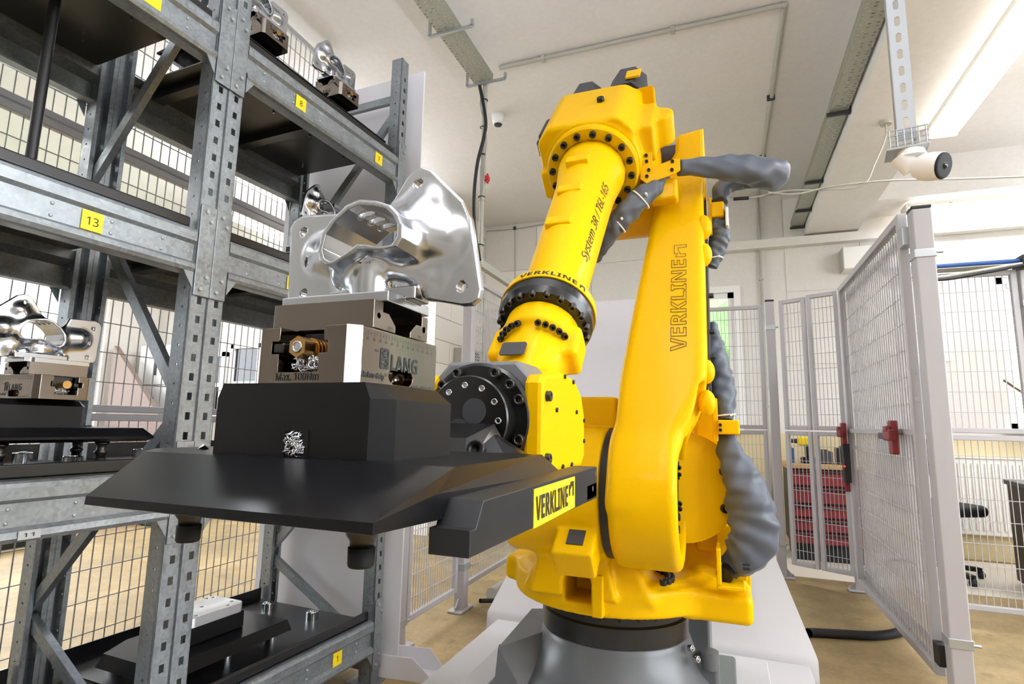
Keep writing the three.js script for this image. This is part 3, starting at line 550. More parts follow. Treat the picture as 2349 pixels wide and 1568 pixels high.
// stored pallets with vises and brackets (turned a quarter)
const TURN = -PI / 2 - RA;
function store(bay, lev, slot, where) {
  const [a, b] = BAYS[bay], zc = (a + b) / 2 + slot * (b - a) / 4, p = rackPoint(-1.645, LEVELS[lev] + 0.0375 + 0.036, zc);
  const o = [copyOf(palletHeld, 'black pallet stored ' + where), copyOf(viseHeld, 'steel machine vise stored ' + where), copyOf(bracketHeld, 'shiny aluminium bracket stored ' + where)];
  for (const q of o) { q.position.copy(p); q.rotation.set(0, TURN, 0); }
}
store(0, 2, -1, 'on the shelf above label eleven');
store(1, 0, 1, 'on the rack shelf above label eight');
store(1, 0, -1, 'on the rack shelf above label seven');
store(1, 1, -1, 'on the rack shelf behind the bracket that the robot carries');
// clamping plate on the lowest shelf
{
  const p = rackPoint(-1.68, LEVELS[3] + 0.0385, -1.36); const t = thing('clamping_plate', 'silver drilled clamping plate on a black block on the lowest shelf', 'fixture', [p.x, p.y, p.z], TURN); t.scale.setScalar(1.2);
  part('carrier', [new ConvexGeometry([[-0.2, 0, -0.13], [0.2, 0, -0.13], [0.2, 0, 0.1], [0.12, 0, 0.15], [-0.12, 0, 0.15], [-0.2, 0, 0.1], [-0.19, 0.03, -0.12], [0.19, 0.03, -0.12], [0.19, 0.03, 0.09], [0.11, 0.03, 0.13], [-0.11, 0.03, 0.13], [-0.19, 0.03, 0.09]].map((q) => V(...q)))], M.anodized, t);
  part('block', [rspan(-0.09, 0.09, 0.03, 0.075, -0.06, 0.06, 0.004)], M.riser, t);
  const s = roundRect(0.17, 0.125, 0.02); const hs = [[-0.07, -0.045], [-0.055, -0.052], [-0.07, 0.03], [0.07, -0.03], [0.055, 0.05], [0.07, 0.045], [-0.04, 0.05], [0.03, -0.05], [0.0, 0.0]]; for (const [x, y] of hs) s.holes.push(circ(x, y, 0.006));
  part('plate', [new THREE.ExtrudeGeometry(s, { depth: 0.022, bevelEnabled: true, bevelSize: 0.0012, bevelThickness: 0.0012, bevelSegments: 1 }).rotateX(-PI / 2).translate(0, 0.076, 0)], M.aluMatte, t);
  part('air_port', [rod(V(-0.02, 0.088, 0.062), V(-0.02, 0.088, 0.068), 0.006, 12), rod(V(0.03, 0.088, 0.062), V(0.03, 0.088, 0.066), 0.004, 12)], M.black, t);
}
// black guide rods hanging between the levels
for (const [z, y0, y1, xx, w] of [[-0.70, 1.55, 2.148, -1.60, 'between shelf thirteen and the tray above it'], [-0.66, 0.9, 1.49, -1.62, 'behind the bracket stored over label eleven'], [-0.60, 0.27, 0.85, -1.60, 'under the shelf with label eleven']]) { const a = rackPoint(xx, y0 - 0.03, z), b = rackPoint(xx, y1, z); solo('support_rod', [rod(a, b, 0.012, 12)], M.black, 'black upright rod ' + w, 'rod'); }
// white sheet closing the end of the rack
{
  const p = rackPoint(-1.72, 0, -2.02); const t = thing('white_partition', 'plain white sheet panel closing the end of the rack', 'panel', [p.x, 0, p.z], -RA);
  part('sheet', [span(-0.44, 0.36, 0.06, 2.62, -0.004, 0.004)], M.panel, t);
  for (const x of [-0.42, 0.34]) part('foot', [span(x - 0.02, x + 0.02, 0, 0.06, -0.02, 0.02)], M.panel, t);
}
// ---------------------------------------------------------------- the yellow robot (local frame: foot at origin, +z towards the pallet)
const RB = V(-0.37, 0.14, -2.004);
const robot = thing('industrial_robot', 'large yellow six axis robot arm carrying a pallet with vise', 'robot', [RB.x, RB.y, RB.z]);
const J2 = [0.67, 0.312], J3 = [1.7026, 0.013], J5 = V(0, 0.8666, 1.009);
const AX = V(0, 0.765, -0.644).normalize(), AV = V(0, 0.644, 0.765).normalize(), EX = V(1, 0, 0);   // forearm axis (up and back), its upper normal
const FA = (x, t, v) => V(x, 0, 0).addScaledVector(AX, t).addScaledVector(AV, v).add(J5);
const foreM = new THREE.Matrix4().makeBasis(EX, AX, AV.clone()).setPosition(J5);      // local (x, t, v); handedness checked below
const faT = (px, py, pz) => { const dy = py - J5.y, dz = pz - J5.z; return [px, dy * AX.y + dz * AX.z, dy * AV.y + dz * AV.z]; };
const screw = (parent, p, dir, r, h, mat = M.black, name = 'screw') => part(name, [aim(screwGeo(r, h), p, dir)], mat, parent);
// --- foot
{
  const b = part('base_casting', [lathe([[0, 0.205], [0.236, 0.205], [0.243, 0.2], [0.246, 0.185], [0.262, 0.14], [0.292, 0.095], [0.325, 0.06], [0.345, 0.03], [0.35, 0.0], [0, 0]].reverse(), 72)], M.grey, robot, 'dark grey flared foot');
  part('base_flange', [rbox(0.76, 0.03, 0.72, 0.012, 0, 0.015, 0.0)], M.grey, robot);
  const j = part('junction_box', [new ConvexGeometry([[-0.335, 0.0, -0.12], [-0.335, 0.0, 0.26], [-0.335, 0.172, -0.12], [-0.335, 0.150, 0.22], [-0.20, 0.19, -0.12], [-0.2, 0.185, 0.1], [-0.2, 0, 0.26], [-0.2, 0, -0.12]].map((p) => V(...p)))], M.grey, robot);
  for (const [y, z] of [[0.14, 0.19], [0.03, 0.23], [0.14, -0.09], [0.03, -0.09]]) screw(j, V(-0.335, y, z), V(-1, 0, 0), 0.008, 0.008);
  part('rear_box', [rspan(0.10, 0.30, 0.02, 0.30, -0.36, -0.14, 0.01)], M.grey, robot);
  part('side_lug', [rspan(0.24, 0.33, 0.05, 0.15, -0.03, 0.05, 0.015), cyl(0.03, 0.03, 0.05, 16).translate(0.30, 0.12, 0.03)], M.grey, robot);
  for (const [x, y, z] of [[0.245, 0.19, 0.09], [0.262, 0.165, 0.1]]) screw(b, V(x, y, z), V(0.8, 0.2, 0.5), 0.01, 0.014, M.chrome);
  part('slew_ring', [turned([[0, 0.205], [0.243, 0.205], [0.243, 0.262], [0.236, 0.268], [0.236, 0.325], [0, 0.325]].reverse(), 72)], M.blackCast, robot, 'black slew ring under the turntable');
  for (let i = 0; i < 26; i++) { const a = i / 26 * PI * 2; part('rib', [box(0.006, 0.055, 0.012).rotateX(0.5).rotateY(a).translate(Math.sin(a) * 0.239, 0.298, Math.cos(a) * 0.239)], M.blackCast, robot); }
}
// --- turntable casting with the shoulder housing
{
  const f = (x, y, z) => {
    let d = sdCyl(x, z, y, 0.335, 0.318, 0.395, 0.012);
    d = smin(d, sdCyl(x, z, y, 0.31, 0.36, 0.415, 0.02), 0.02);
    // ear on either side
    d = smin(d, sdBox(x, y, z, -0.32, 0.36, -0.02, 0.055, 0.042, 0.09, 0.02), 0.03);
    d = smin(d, sdBox(x, y, z, 0.33, 0.345, 0.05, 0.10, 0.04, 0.15, 0.02), 0.03);
    d = smin(d, sdBox(x, y, z, 0.34, 0.40, -0.05, 0.075, 0.03, 0.12, 0.012), 0.02);
    // shoulder column, wide below, narrowing to the joint
    const hy = y - 0.40, hw = 0.235 - hy * 0.35;
    d = smin(d, sdBox(x, y, z, -0.03, 0.52, 0.12, 0.095 + Math.max(0, 0.56 - y) * 0.55, 0.16, 0.19 - Math.max(0, hy) * 0.1, 0.02), 0.03);
    d = smin(d, sdBox(x, y, z, -0.06, 0.46, 0.31, 0.085 + (0.55 - y) * 0.25, 0.09, 0.04, 0.01), 0.02);
    d = smin(d, sdBox(x, y, z, 0.02, 0.46, 0.20, 0.07, 0.08, 0.10, 0.015), 0.03);
    // shoulder drum
    d = smin(d, sdCyl(y - J2[0], z - J2[1], x, 0.185, -0.24, 0.052, 0.015), 0.04);
    d = smin(d, sdCyl(y - J2[0], z - J2[1], x, 0.150, -0.30, -0.2, 0.02), 0.02);
    // pad shelf with the dark square and its boss
    { const u = (y - 0.53) * 0.8 + (z - 0.475) * 0.6, w = -(y - 0.53) * 0.6 + (z - 0.475) * 0.8; d = smin(d, sdBox(x, u, w, -0.012, 0, 0, 0.056, 0.045, 0.055, 0.008), 0.012); }
    // box on top of the drum
    d = smin(d, sdBox(x, y, z, -0.03, 0.90, 0.22, 0.09, 0.05, 0.06, 0.01), 0.012);
    d = smin(d, sdBox(x, y, z, -0.02, 0.84, 0.22, 0.05, 0.04, 0.05, 0.008), 0.012);
    // right-hand motor support behind the arm
    d = smin(d, sdBox(x, y, z, 0.30, 0.50, -0.02, 0.07, 0.13, 0.06, 0.015), 0.04);
    // arched passage through the shoulder base
    const arch = Math.max(len2(x + 0.045, Math.max(y - 0.405, 0)) - 0.042, 0.352 - y, -(z - 0.18));
    d = smax(d, -Math.max(arch, Math.abs(z - 0.33) - 0.16), 0.012);
    return d;
  };
  const tt = part('turntable', [sdfMesh(f, [-0.40, 0.30, -0.36], [0.45, 0.97, 0.60], 0.0085)], M.yellow, robot);
  part('pad', [rbox(0.046, 0.003, 0.05, 0.001).rotateX(0.6435).translate(-0.008, 0.53 + 0.047 * 0.8, 0.475 + 0.047 * 0.6)], M.darkPlastic, tt);
  part('mark_post', [rspan(0.0, 0.034, 0.325, 0.44, 0.325, 0.36, 0.006)], M.yellow, tt);
  part('label_plate', [rspan(0.405, 0.43, 0.36, 0.50, -0.02, 0.04, 0.004)], M.yellow, tt);
  part('label_sheet', [span(0.36, 0.40, 0.40, 0.455, 0.041, 0.043)], M.whitePlastic, tt, 'white sticker');
  for (let i = 0; i < 10; i++) { const a = i / 9, p = V(0.12 + 0.09 * Math.sin(a * 2.2), 0.418, 0.10 + 0.19 * a); screw(tt, p, V(0, 1, 0.15), 0.0105, 0.014); }
  part('connector_block', [rspan(-0.215, -0.125, 0.485, 0.63, 0.14, 0.27, 0.02), rod(V(-0.20, 0.53, 0.27), V(-0.12, 0.495, 0.33), 0.016, 12), rod(V(-0.2, 0.58, 0.27), V(-0.19, 0.57, 0.32), 0.013, 12)], M.black, robot, 'black cable connectors on the shoulder');
  part('shoulder_cable', [tube([V(-0.19, 0.57, 0.31), V(-0.23, 0.56, 0.36), V(-0.26, 0.575, 0.38), V(-0.33, 0.53, 0.36)], 0.007, 24, 8), tube([V(-0.13, 0.5, 0.32), V(-0.19, 0.525, 0.37), V(-0.25, 0.58, 0.37), V(-0.34, 0.57, 0.33)], 0.008, 24, 8)], M.cable, robot);
  part('shoulder_seal', [turned([[0.176, 0], [0.186, 0], [0.186, 0.022], [0.176, 0.022]].reverse(), 64).rotateZ(-PI / 2).translate(0.052, J2[0], J2[1])], M.black, robot, 'black ring between shoulder and arm');
}
// --- motor drum behind the arm
{
  const md = part('shoulder_motor', [aim(cyl(0.165, 0.165, 0.12, 40), V(0.21, 0.68, 0.06), V(0.35, 0, 1)), aim(cyl(0.13, 0.12, 0.16, 32), V(0.18, 0.68, -0.08), V(0.35, 0, 1)), rspan(0.27, 0.37, 0.47, 0.92, -0.06, 0.06, 0.02)], M.yellow, robot);
  for (const [dx, dy] of [[-0.05, 0.13], [-0.045, -0.13], [0.11, 0.05], [0.11, -0.06]]) screw(md, V(0.252 + dx, 0.68 + dy, 0.177 - dx * 0.35), V(0.35, 0, 1), 0.014, 0.014);
  part('gear_cover', [rspan(0.222, 0.232, 0.60, 0.76, 0.18, 0.215, 0.004)], M.black, robot);
  for (const y of [0.62, 0.635, 0.72, 0.74]) screw(robot, V(0.238, y, 0.215), V(0, 0, 1), 0.007, 0.014);
}
// --- lower arm
{
  const zc = (y) => J2[1] + (J3[1] - J2[1]) * (y - J2[0]) / (J3[0] - J2[0]);
  const left = [[0.60, 0.074], [0.83, 0.080], [1.01, 0.090], [1.21, 0.116], [1.40, 0.144], [1.66, 0.184], [1.9, 0.212]];
  const L = (y) => { for (let i = 1; i < left.length; i++) if (y < left[i][0]) { const t = Math.max(0, (y - left[i - 1][0]) / (left[i][0] - left[i - 1][0])); return left[i - 1][1] + t * (left[i][1] - left[i - 1][1]); } return 0.212; };
  const f = (x, y, z) => {
    const yc = Math.min(Math.max(y, J2[0]), J3[0]), w = zc(yc), th = 0.195 - (yc - J2[0]) * 0.075;
    // beam, blended to a drum at the foot
    let beam = smax(smax(L(y) - x, x - 0.330, 0.03), smax(Math.abs(z - w) - th, y - 1.74, 0.03), 0.03);
    beam = smax(beam, J2[0] - 0.02 - y, 0.02);
    // diagonal cut behind the drum
    const cut = ((x - 0.248) * 0.86 - (y - 0.80) * 0.5);
    beam = smax(beam, Math.max(cut, -10), 0.05);
    let d = smin(beam, sdCyl(y - J2[0], z - J2[1], x, 0.205, 0.074, 0.252, 0.022), 0.03);
    // upper boss round the elbow
    d = smin(d, sdCyl(y - J3[0], z - J3[1], x, 0.11, 0.19, 0.33, 0.02), 0.03);
    // hollow on the motor side with a rounded mouth
    const hol = Math.max(len2(y - J2[0], z - J2[1]) - 0.163, 0.222 - x); d = smax(d, -hol, 0.012);
    const slot = sdCap(x, y, z, [0.31, 0.70, 0.40], [0.31, 0.96, 0.36], 0.052, 0.026); d = smax(d, -slot, 0.02);
    return d * 0.9;
  };
  const arm = part('lower_arm', [sdfMesh(f, [0.04, 0.42, -0.2], [0.37, 1.90, 0.56], 0.008)], M.yellow, robot);
  for (let i = 0; i < 22; i++) { const a = i / 22 * PI * 2; screw(arm, V(0.222, J2[0] + Math.sin(a) * 0.145, J2[1] + Math.cos(a) * 0.145), V(1, 0, 0), 0.0115, 0.014); }
  for (const [y, r] of [[1.50, 0.028], [1.40, 0.026], [1.02, 0.024], [0.93, 0.024]]) part('boss', [new THREE.SphereGeometry(r, 16, 12).scale(1, 1.5, 1).translate(0.326, y, zc(y) + 0.1)], M.yellow, arm);
  for (const y of [1.27, 1.15, 1.07]) screw(arm, V(0.33, y, zc(y) + 0.05), V(1, 0, 0), 0.008, 0.022);
  part('cover_strip', [bar(V(0.334, 0.95, zc(0.95) - 0.02), V(0.334, 1.62, zc(1.62) - 0.02), 0.006, 0.16)], M.darkPlastic, arm);
  // outlined lettering running up the front face
  const tilt = V(0, J3[0] - J2[0], J3[1] - J2[1]).normalize(), slope = V(0, 1, -0.3623).normalize();
  const tex = printTex(1800, 260, (g) => { g.lineWidth = 7; g.lineJoin = 'miter'; g.font = 'bold 235px sans-serif'; fitStroke(g, 'VERKLINE', 14, 222, 1450, 1.15); emblem(g, 1500, 25, 1.0, true); });
  const yM = 1.262, zFront = (y) => zc(y) + 0.195 - (y - J2[0]) * 0.075, fr = V(0, 1, (zFront(1.5) - zFront(1.0)) / 0.5).normalize();
  part('lettering', [sheet(0.40, 0.058, V(0.255, yM, zFront(yM) + 0.0022), fr, V(-1, 0, 0))], inkMat(0x3a2f06, tex), arm);
}
function emblem(g, x, y, s, stroke) { // the small arrow-like mark after the name
  const P = [[0, 200], [0, 60], [60, 90], [60, 40], [205, 40], [205, 215], [160, 215], [160, 95], [120, 95], [45, 130], [45, 200]].map(([a, b]) => [x + a * s, y + b * s * 0.95]);
  g.beginPath(); P.forEach(([a, b], i) => i ? g.lineTo(a, b) : g.moveTo(a, b)); g.closePath(); stroke ? g.stroke() : g.fill();
}
// --- elbow casting and forearm
{
  const f = (px, py, pz) => {
    const [x, t, v] = faT(px, py, pz);
    // gearbox body behind the bolted disc
    let d = sdBox(x, t, v, -0.012, 1.225, 0.005, 0.155, 0.158, 0.150, 0.016);
    d = smax(d, (Math.abs(x + 0.012) + Math.abs(v) - 0.262) * 0.707, 0.012);
    d = smin(d, sdCyl(x, v, t, 0.152, 1.064, 1.2, 0.006), 0.012);
    d = smin(d, sdBox(x, t, v, -0.152, 1.14, -0.03, 0.022, 0.09, 0.05, 0.012), 0.012);
    // elbow drum about the third axis and its webs
    d = smin(d, sdCyl(py - J3[0], pz - J3[1], px, 0.155, -0.10, 0.192, 0.02), 0.05);
    d = smin(d, sdBox(x, t, v, 0.09, 1.24, -0.12, 0.085, 0.12, 0.12, 0.03), 0.04);
    d = smin(d, sdBox(x, t, v, 0.165, 1.22, 0.03, 0.03, 0.10, 0.06, 0.012), 0.02);
    d = smin(d, sdCyl(x - 0.20, t - 1.24, v, 0.05, -0.02, 0.08, 0.01), 0.02);
    // ribs on the back plate
    d = smin(d, sdBox(x, t, v, 0.02, 1.39, 0.06, 0.165, 0.012, 0.085, 0.006), 0.008);
    return d * 0.92;
  };
  const el = part('elbow_casting', [sdfMesh(f, [-0.24, 1.44, -0.25], [0.30, 2.0, 0.50], 0.0075)], M.yellow, robot);
  for (const [x, t, v] of [[-0.06, 1.14, -0.365], [-0.01, 1.17, -0.375]]) part('boss', [aim(cyl(0.014, 0.016, 0.03, 14), FA(x, t + 0.1, v + 0.12), V(0, -1, 0))], M.yellow, el);
  // bolted front disc
  const disc = part('gear_disc', [turned([[0.0, 1.036], [0.141, 1.036], [0.147, 1.042], [0.147, 1.062], [0, 1.062]], 72).applyMatrix4(foreM)], M.yellow, robot);
  for (let i = 0; i < 16; i++) { const a = (i + 0.5) / 16 * PI * 2; if (i > 9 && i < 13) continue; screw(disc, FA(Math.cos(a) * 0.126, 1.036, Math.sin(a) * 0.126), AX.clone().negate(), 0.0105, 0.012); }
  // tapered tube
  const fore = part('forearm_tube', [lathe([[0.0, 0.345], [0.072, 0.345], [0.076, 0.40], [0.080, 0.55], [0.084, 0.70], [0.087, 0.82], [0.089, 0.87], [0.092, 0.91], [0.098, 0.96], [0.104, 1.0], [0.108, 1.037], [0, 1.037]], 56).applyMatrix4(foreM)], M.yellow, robot);
  for (const [t, h] of [[0.925, 0.1], [0.77, 0.085], [0.60, 0.082]]) { const pd = part('mount_pad', [rbox(0.07, 0.035, 0.03, 0.006).applyMatrix4(new THREE.Matrix4().makeTranslation(-0.01, t, h - 0.012 + 0.002)).applyMatrix4(foreM)], M.yellow, fore); for (const x of [-0.03, -0.01, 0.01]) part('thread', [aim(cyl(0.004, 0.004, 0.0006, 10), FA(x, t + 0.0177, h - 0.006), AX)], M.black, pd); }
  // hand lettering along the tube
  const hw = printTex(1600, 160, (g) => { g.font = 'italic 120px sans-serif'; fit(g, 'System 3R / T6L-165', 10, 122, 1560, 1.1); });
  const patch = new THREE.CylinderGeometry(0.0898, 0.0788, 0.38, 12, 1, true, 1.06 - 0.24, 0.48); // theta about local y, 0 at +z
  { const uv = patch.attributes.uv; for (let i = 0; i < uv.count; i++) { const u = uv.getX(i), v = uv.getY(i); uv.setXY(i, v, 1 - u); } }
  part('lettering', [patch.translate(0, 0.66, 0).applyMatrix4(foreM)], inkMat(0x2d2606, hw), fore);
  // motors on the back
  for (const [x, v, l, s] of [[-0.07, 0.075, 0.15, 0.062], [0.085, 0.085, 0.17, 0.068]]) {
    const mo = part('motor', [cyl(s, s, l, 8).rotateY(PI / 8).translate(x, 1.38, v).applyMatrix4(foreM), cyl(s, s * 0.55, 0.05, 8).rotateY(PI / 8).translate(x, 1.38 + l, v).applyMatrix4(foreM)], M.darkPlastic, robot, 'dark grey angular motor cap');
  }
  part('motor_clip', [rbox(0.05, 0.07, 0.008, 0.002).applyMatrix4(new THREE.Matrix4().makeTranslation(0.115, 1.44, 0.155)).applyMatrix4(foreM)], M.yellow, robot);
  part('side_motor', [rbox(0.05, 0.16, 0.1, 0.015).applyMatrix4(new THREE.Matrix4().makeTranslation(-0.182, 1.30, 0.03)).applyMatrix4(foreM), rbox(0.03, 0.05, 0.06, 0.01).applyMatrix4(new THREE.Matrix4().makeTranslation(-0.2, 1.24, 0.03)).applyMatrix4(foreM)], M.black, robot);
  part('elbow_motor', [rod(V(0.13, 1.795, 0.06), V(0.262, 1.80, 0.06), 0.052, 20)], M.darkPlastic, robot);
  part('indicator', [new THREE.SphereGeometry(0.018, 14, 10).translate(-0.13, 1.54, 0.32)], M.redBright, robot, 'small red indicator');
  screw(robot, FA(0.03, 1.22, 0.155), AV, 0.012, 0.014);
  // axis mark
  part('axis_mark', [sheet(0.06, 0.075, V(0.115, 1.618, 0.172), V(1, 0, 0), V(0, 0.86, 0.5).normalize())], inkMat(0x14120a, printTex(160, 200, (g) => { g.font = 'bold 54px sans-serif'; g.textAlign = 'center'; g.fillText('J  3', 80, 122); g.fillRect(76, 40, 8, 34); g.fillRect(60, 22, 40, 8); g.fillRect(76, 6, 8, 40); g.fillRect(76, 140, 8, 26); g.fillRect(60, 180, 40, 8); })), robot);
}
// --- wrist flange rings
{
  const ring = part('collar', [turned([[0.07, 0.348], [0.098, 0.348], [0.109, 0.338], [0.111, 0.313], [0, 0.313]].reverse(), 64).applyMatrix4(foreM)], M.yellow, robot);
  const tex = printTex(1400, 150, (g) => { g.font = 'bold 118px sans-serif'; fit(g, 'VERKLINE', 20, 122, 1130, 1.15); emblem(g, 1200, 0, 0.62, false); });
  const p = new THREE.CylinderGeometry(0.1095, 0.1115, 0.022, 40, 1, true, -0.42, 1.55); part('lettering', [p.translate(0, 0.3265, 0).applyMatrix4(foreM)], inkMat(0x1a1608, tex), ring);
  const br = part('flange_ring', [turned([[0.0, 0.313], [0.108, 0.313], [0.108, 0.285], [0.1, 0.27], [0.07, 0.262], [0, 0.262]].reverse(), 64).applyMatrix4(foreM)], M.blackCast, robot, 'black bolted ring');
  for (let i = 0; i < 20; i++) { const a = i / 20 * PI * 2; screw(br, FA(Math.cos(a) * 0.0975, 0.272, Math.sin(a) * 0.0975), AX.clone().negate(), 0.0075, 0.013, M.steelStud); }
}
// --- wrist
{
  const f = (px, py, pz) => {
    const [x, t, v] = faT(px, py, pz);
    let d = sdCyl(x, v, t, 0.082, 0.205, 0.268, 0.01);
    // skirt flaring to two lugs
    d = smin(d, sdCyl(x, v, t, 0.074 + Math.max(0, 0.22 - t) * -0.25, 0.09, 0.22, 0.01), 0.015);
    d = smin(d, sdBox(x, t, v, 0, 0.197, -0.005, 0.098, 0.042, 0.035, 0.012), 0.02);
    // neck down to the joint
    d = smin(d, sdCap(px, py, pz, [0, FA(0, 0.14, 0).y, FA(0, 0.14, 0).z], [0, J5.y + 0.035, J5.z - 0.02], 0.062, 0.056), 0.03);
    // cross body
    d = smin(d, sdBox(px, py, pz, 0, J5.y + 0.01, J5.z - 0.005, 0.098, 0.085, 0.062, 0.03), 0.02);
    return d * 0.93;
  };
  const w = part('wrist_casting', [sdfMesh(f, [-0.13, 0.74, 0.70], [0.13, 1.16, 1.12], 0.005)], M.yellow, robot);
  for (const side of [-1, 1]) for (let i = 0; i < 8; i++) { const a = PI / 2 - side * (0.28 + i * 0.2); screw(w, FA(Math.cos(a) * 0.0775, 0.199, Math.sin(a) * 0.0775), AX.clone().negate().addScaledVector(V(Math.cos(a), 0, 0).addScaledVector(AV, Math.sin(a)), 0.6), 0.0068, 0.010); }
  part('sensor_plate', [poly([[-0.026, -0.014], [-0.022, -0.018], [0.022, -0.018], [0.026, -0.014], [0.026, 0.014], [0.022, 0.018], [-0.022, 0.018], [-0.026, 0.014]], 0.003).applyMatrix4(new THREE.Matrix4().makeBasis(EX, AX, AV).setPosition(FA(-0.014, 0.122, 0.0715)))], M.darkPlastic, w, 'dark plate on the wrist');
  // side cover of the last joint
  for (const s of [1, -1]) {
    const P = [[0.895, 0.80], [0.92, 0.782], [1.165, 0.785], [1.18, 0.80], [1.18, 0.925], [1.168, 0.938], [1.05, 0.952], [0.97, 0.945], [0.92, 0.92], [0.895, 0.88]].map(([z, y]) => [-z * s, y]);
    const cv = part('side_cover', [poly(s > 0 ? P : P.slice().reverse(), 0.03, 0.007).rotateY(s * PI / 2).translate(s * 0.078, 0, 0)], M.yellow, robot);
    for (const [z, y] of [[1.155, 0.905], [1.155, 0.808]]) screw(cv, V(s * 0.108, y, z), V(s, 0, 0), 0.0085, 0.008);
    for (const [z, y] of [[0.99, 0.94], [1.05, 0.945], [0.905, 0.87], [0.905, 0.83], [1.0, 0.79], [1.06, 0.79], [0.965, 0.885], [1.1, 0.885]]) screw(cv, V(s * 0.108, y, z), V(s, 0, 0), 0.0042, 0.003);
  }
  // grey joint face, black mounting ring and tool flange, looking at the pallet
  const oct = [[-0.093, -0.06], [-0.06, -0.095], [0.06, -0.095], [0.093, -0.06], [0.093, 0.06], [0.06, 0.095], [-0.06, 0.095], [-0.093, 0.06]];
  const gf = part('joint_face', [poly(oct, 0.11, 0.006).translate(0, J5.y, 1.055)], M.greyCast, robot, 'bare grey cast joint face');
  const mr = part('mounting_ring', [turned([[0, 0], [0.091, 0], [0.091, 0.018], [0.086, 0.022], [0, 0.022]].reverse(), 56).rotateX(PI / 2).translate(0, J5.y, 1.160)], M.blackCast, robot);
  for (const a of [0.4, 0.75, 1.15, 2.0, 2.4, 2.75, 3.6, 4.0, 5.4, 5.9]) screw(mr, V(Math.cos(a) * 0.080, J5.y + Math.sin(a) * 0.080, 1.182), V(0, 0, 1), 0.0085, 0.012, M.steelStud);
  const tf = part('tool_flange', [turned([[0, 0], [0.0675, 0], [0.0675, 0.036], [0.0655, 0.0385], [0, 0.0385]].reverse(), 64).rotateX(PI / 2).translate(0, J5.y, 1.18)], M.blackCast, robot, 'glossy black tool flange');
  for (let i = 0; i < 11; i++) { const a = PI / 2 + 0.1 + i * 0.5712; part('threaded_insert', [new THREE.TorusGeometry(0.0042, 0.0014, 6, 14).translate(Math.cos(a) * 0.052, J5.y + Math.sin(a) * 0.052, 1.2187), new THREE.CircleGeometry(0.0036, 12).translate(Math.cos(a) * 0.052, J5.y + Math.sin(a) * 0.052, 1.2189)], M.chrome, tf); }
  for (const [x, y] of [[0.012, 0.012], [-0.014, -0.02]]) part('recess', [aim(cyl(0.020, 0.020, 0.0015, 32), V(x, J5.y + y, 1.2185), V(0, 0, 1))], M.darkPlastic, tf);
}
// --- cable dress pack: grey fabric sleeves
function sleeve(pts, radii, name = 'cable_sleeve', flat = [1, 1], seg = 70) {
  const curve = new THREE.CatmullRomCurve3(pts.map((p) => V(...p)), false, 'centripetal'), fr = curve.computeFrenetFrames(seg, false), rad = 26, pos = [], idx = [];
  for (let i = 0; i <= seg; i++) {
    const u = i / seg, c = curve.getPointAt(u), k = u * (radii.length - 1), a = Math.floor(k), b = Math.min(a + 1, radii.length - 1), tt = k - a, r = radii[a] + (radii[b] - radii[a]) * (tt * tt * (3 - 2 * tt));
    for (let j = 0; j < rad; j++) {
      const th = j / rad * PI * 2; const wr = 1 + 0.075 * Math.sin(th * 3 + u * 14 + 0.9 * Math.sin(u * 31)) + 0.055 * Math.sin(th * 5 - u * 37) + 0.04 * Math.sin(u * 61 + th * 2) + (Math.abs(((th + 0.4) % (PI * 2)) - 1.2) < 0.16 ? 0.06 : 0);
      const p = c.clone().addScaledVector(fr.normals[i], Math.cos(th) * r * wr * flat[0]).addScaledVector(fr.binormals[i], Math.sin(th) * r * wr * flat[1]); pos.push(p.x, p.y, p.z);
    }
  }
  for (let i = 0; i < seg; i++) for (let j = 0; j < rad; j++) { const a = i * rad + j, b = i * rad + (j + 1) % rad, c = a + rad, d = b + rad; idx.push(a, b, c, b, d, c); }
  for (const [o, fl] of [[0, 1], [seg * rad, 0]]) { const n = pos.length / 3; let m = V(0, 0, 0); for (let j = 0; j < rad; j++) m.add(V(pos[(o + j) * 3], pos[(o + j) * 3 + 1], pos[(o + j) * 3 + 2])); m.divideScalar(rad); pos.push(m.x, m.y, m.z); for (let j = 0; j < rad; j++) { const a = o + j, b = o + (j + 1) % rad; fl ? idx.push(n, b, a) : idx.push(n, a, b); } }
  const g = new THREE.BufferGeometry(); g.setAttribute('position', new THREE.Float32BufferAttribute(pos, 3)); g.setIndex(idx); g.computeVertexNormals();
  return part(name, [g], M.sleeve, robot, 'grey fabric cable sleeve');
}
sleeve([[0.215, 1.655, 0.22], [0.17, 1.60, 0.275], [0.105, 1.535, 0.30], [0.03, 1.465, 0.275], [-0.03, 1.43, 0.2]], [0.026, 0.032, 0.036, 0.034, 0.03]);
sleeve([[0.262, 1.672, 0.27], [0.33, 1.676, 0.24], [0.42, 1.676, 0.20], [0.51, 1.678, 0.14], [0.555, 1.69, 0.075], [0.53, 1.715, 0.01], [0.46, 1.73, -0.02], [0.395, 1.69, 0.03], [0.38, 1.62, 0.06]], [0.024, 0.030, 0.040, 0.046, 0.046, 0.042, 0.036, 0.03, 0.026], 'cable_sleeve', [1, 1.0], 90);
sleeve([[0.378, 1.60, 0.08], [0.372, 1.55, 0.09], [0.378, 1.50, 0.09], [0.366, 1.45, 0.09], [0.346, 1.39, 0.09]], [0.024, 0.028, 0.032, 0.028, 0.02]);
sleeve([[0.342, 1.20, 0.07], [0.348, 1.11, 0.10], [0.364, 1.02, 0.13], [0.372, 0.94, 0.15], [0.370, 0.885, 0.16]], [0.018, 0.03, 0.036, 0.034, 0.026]);
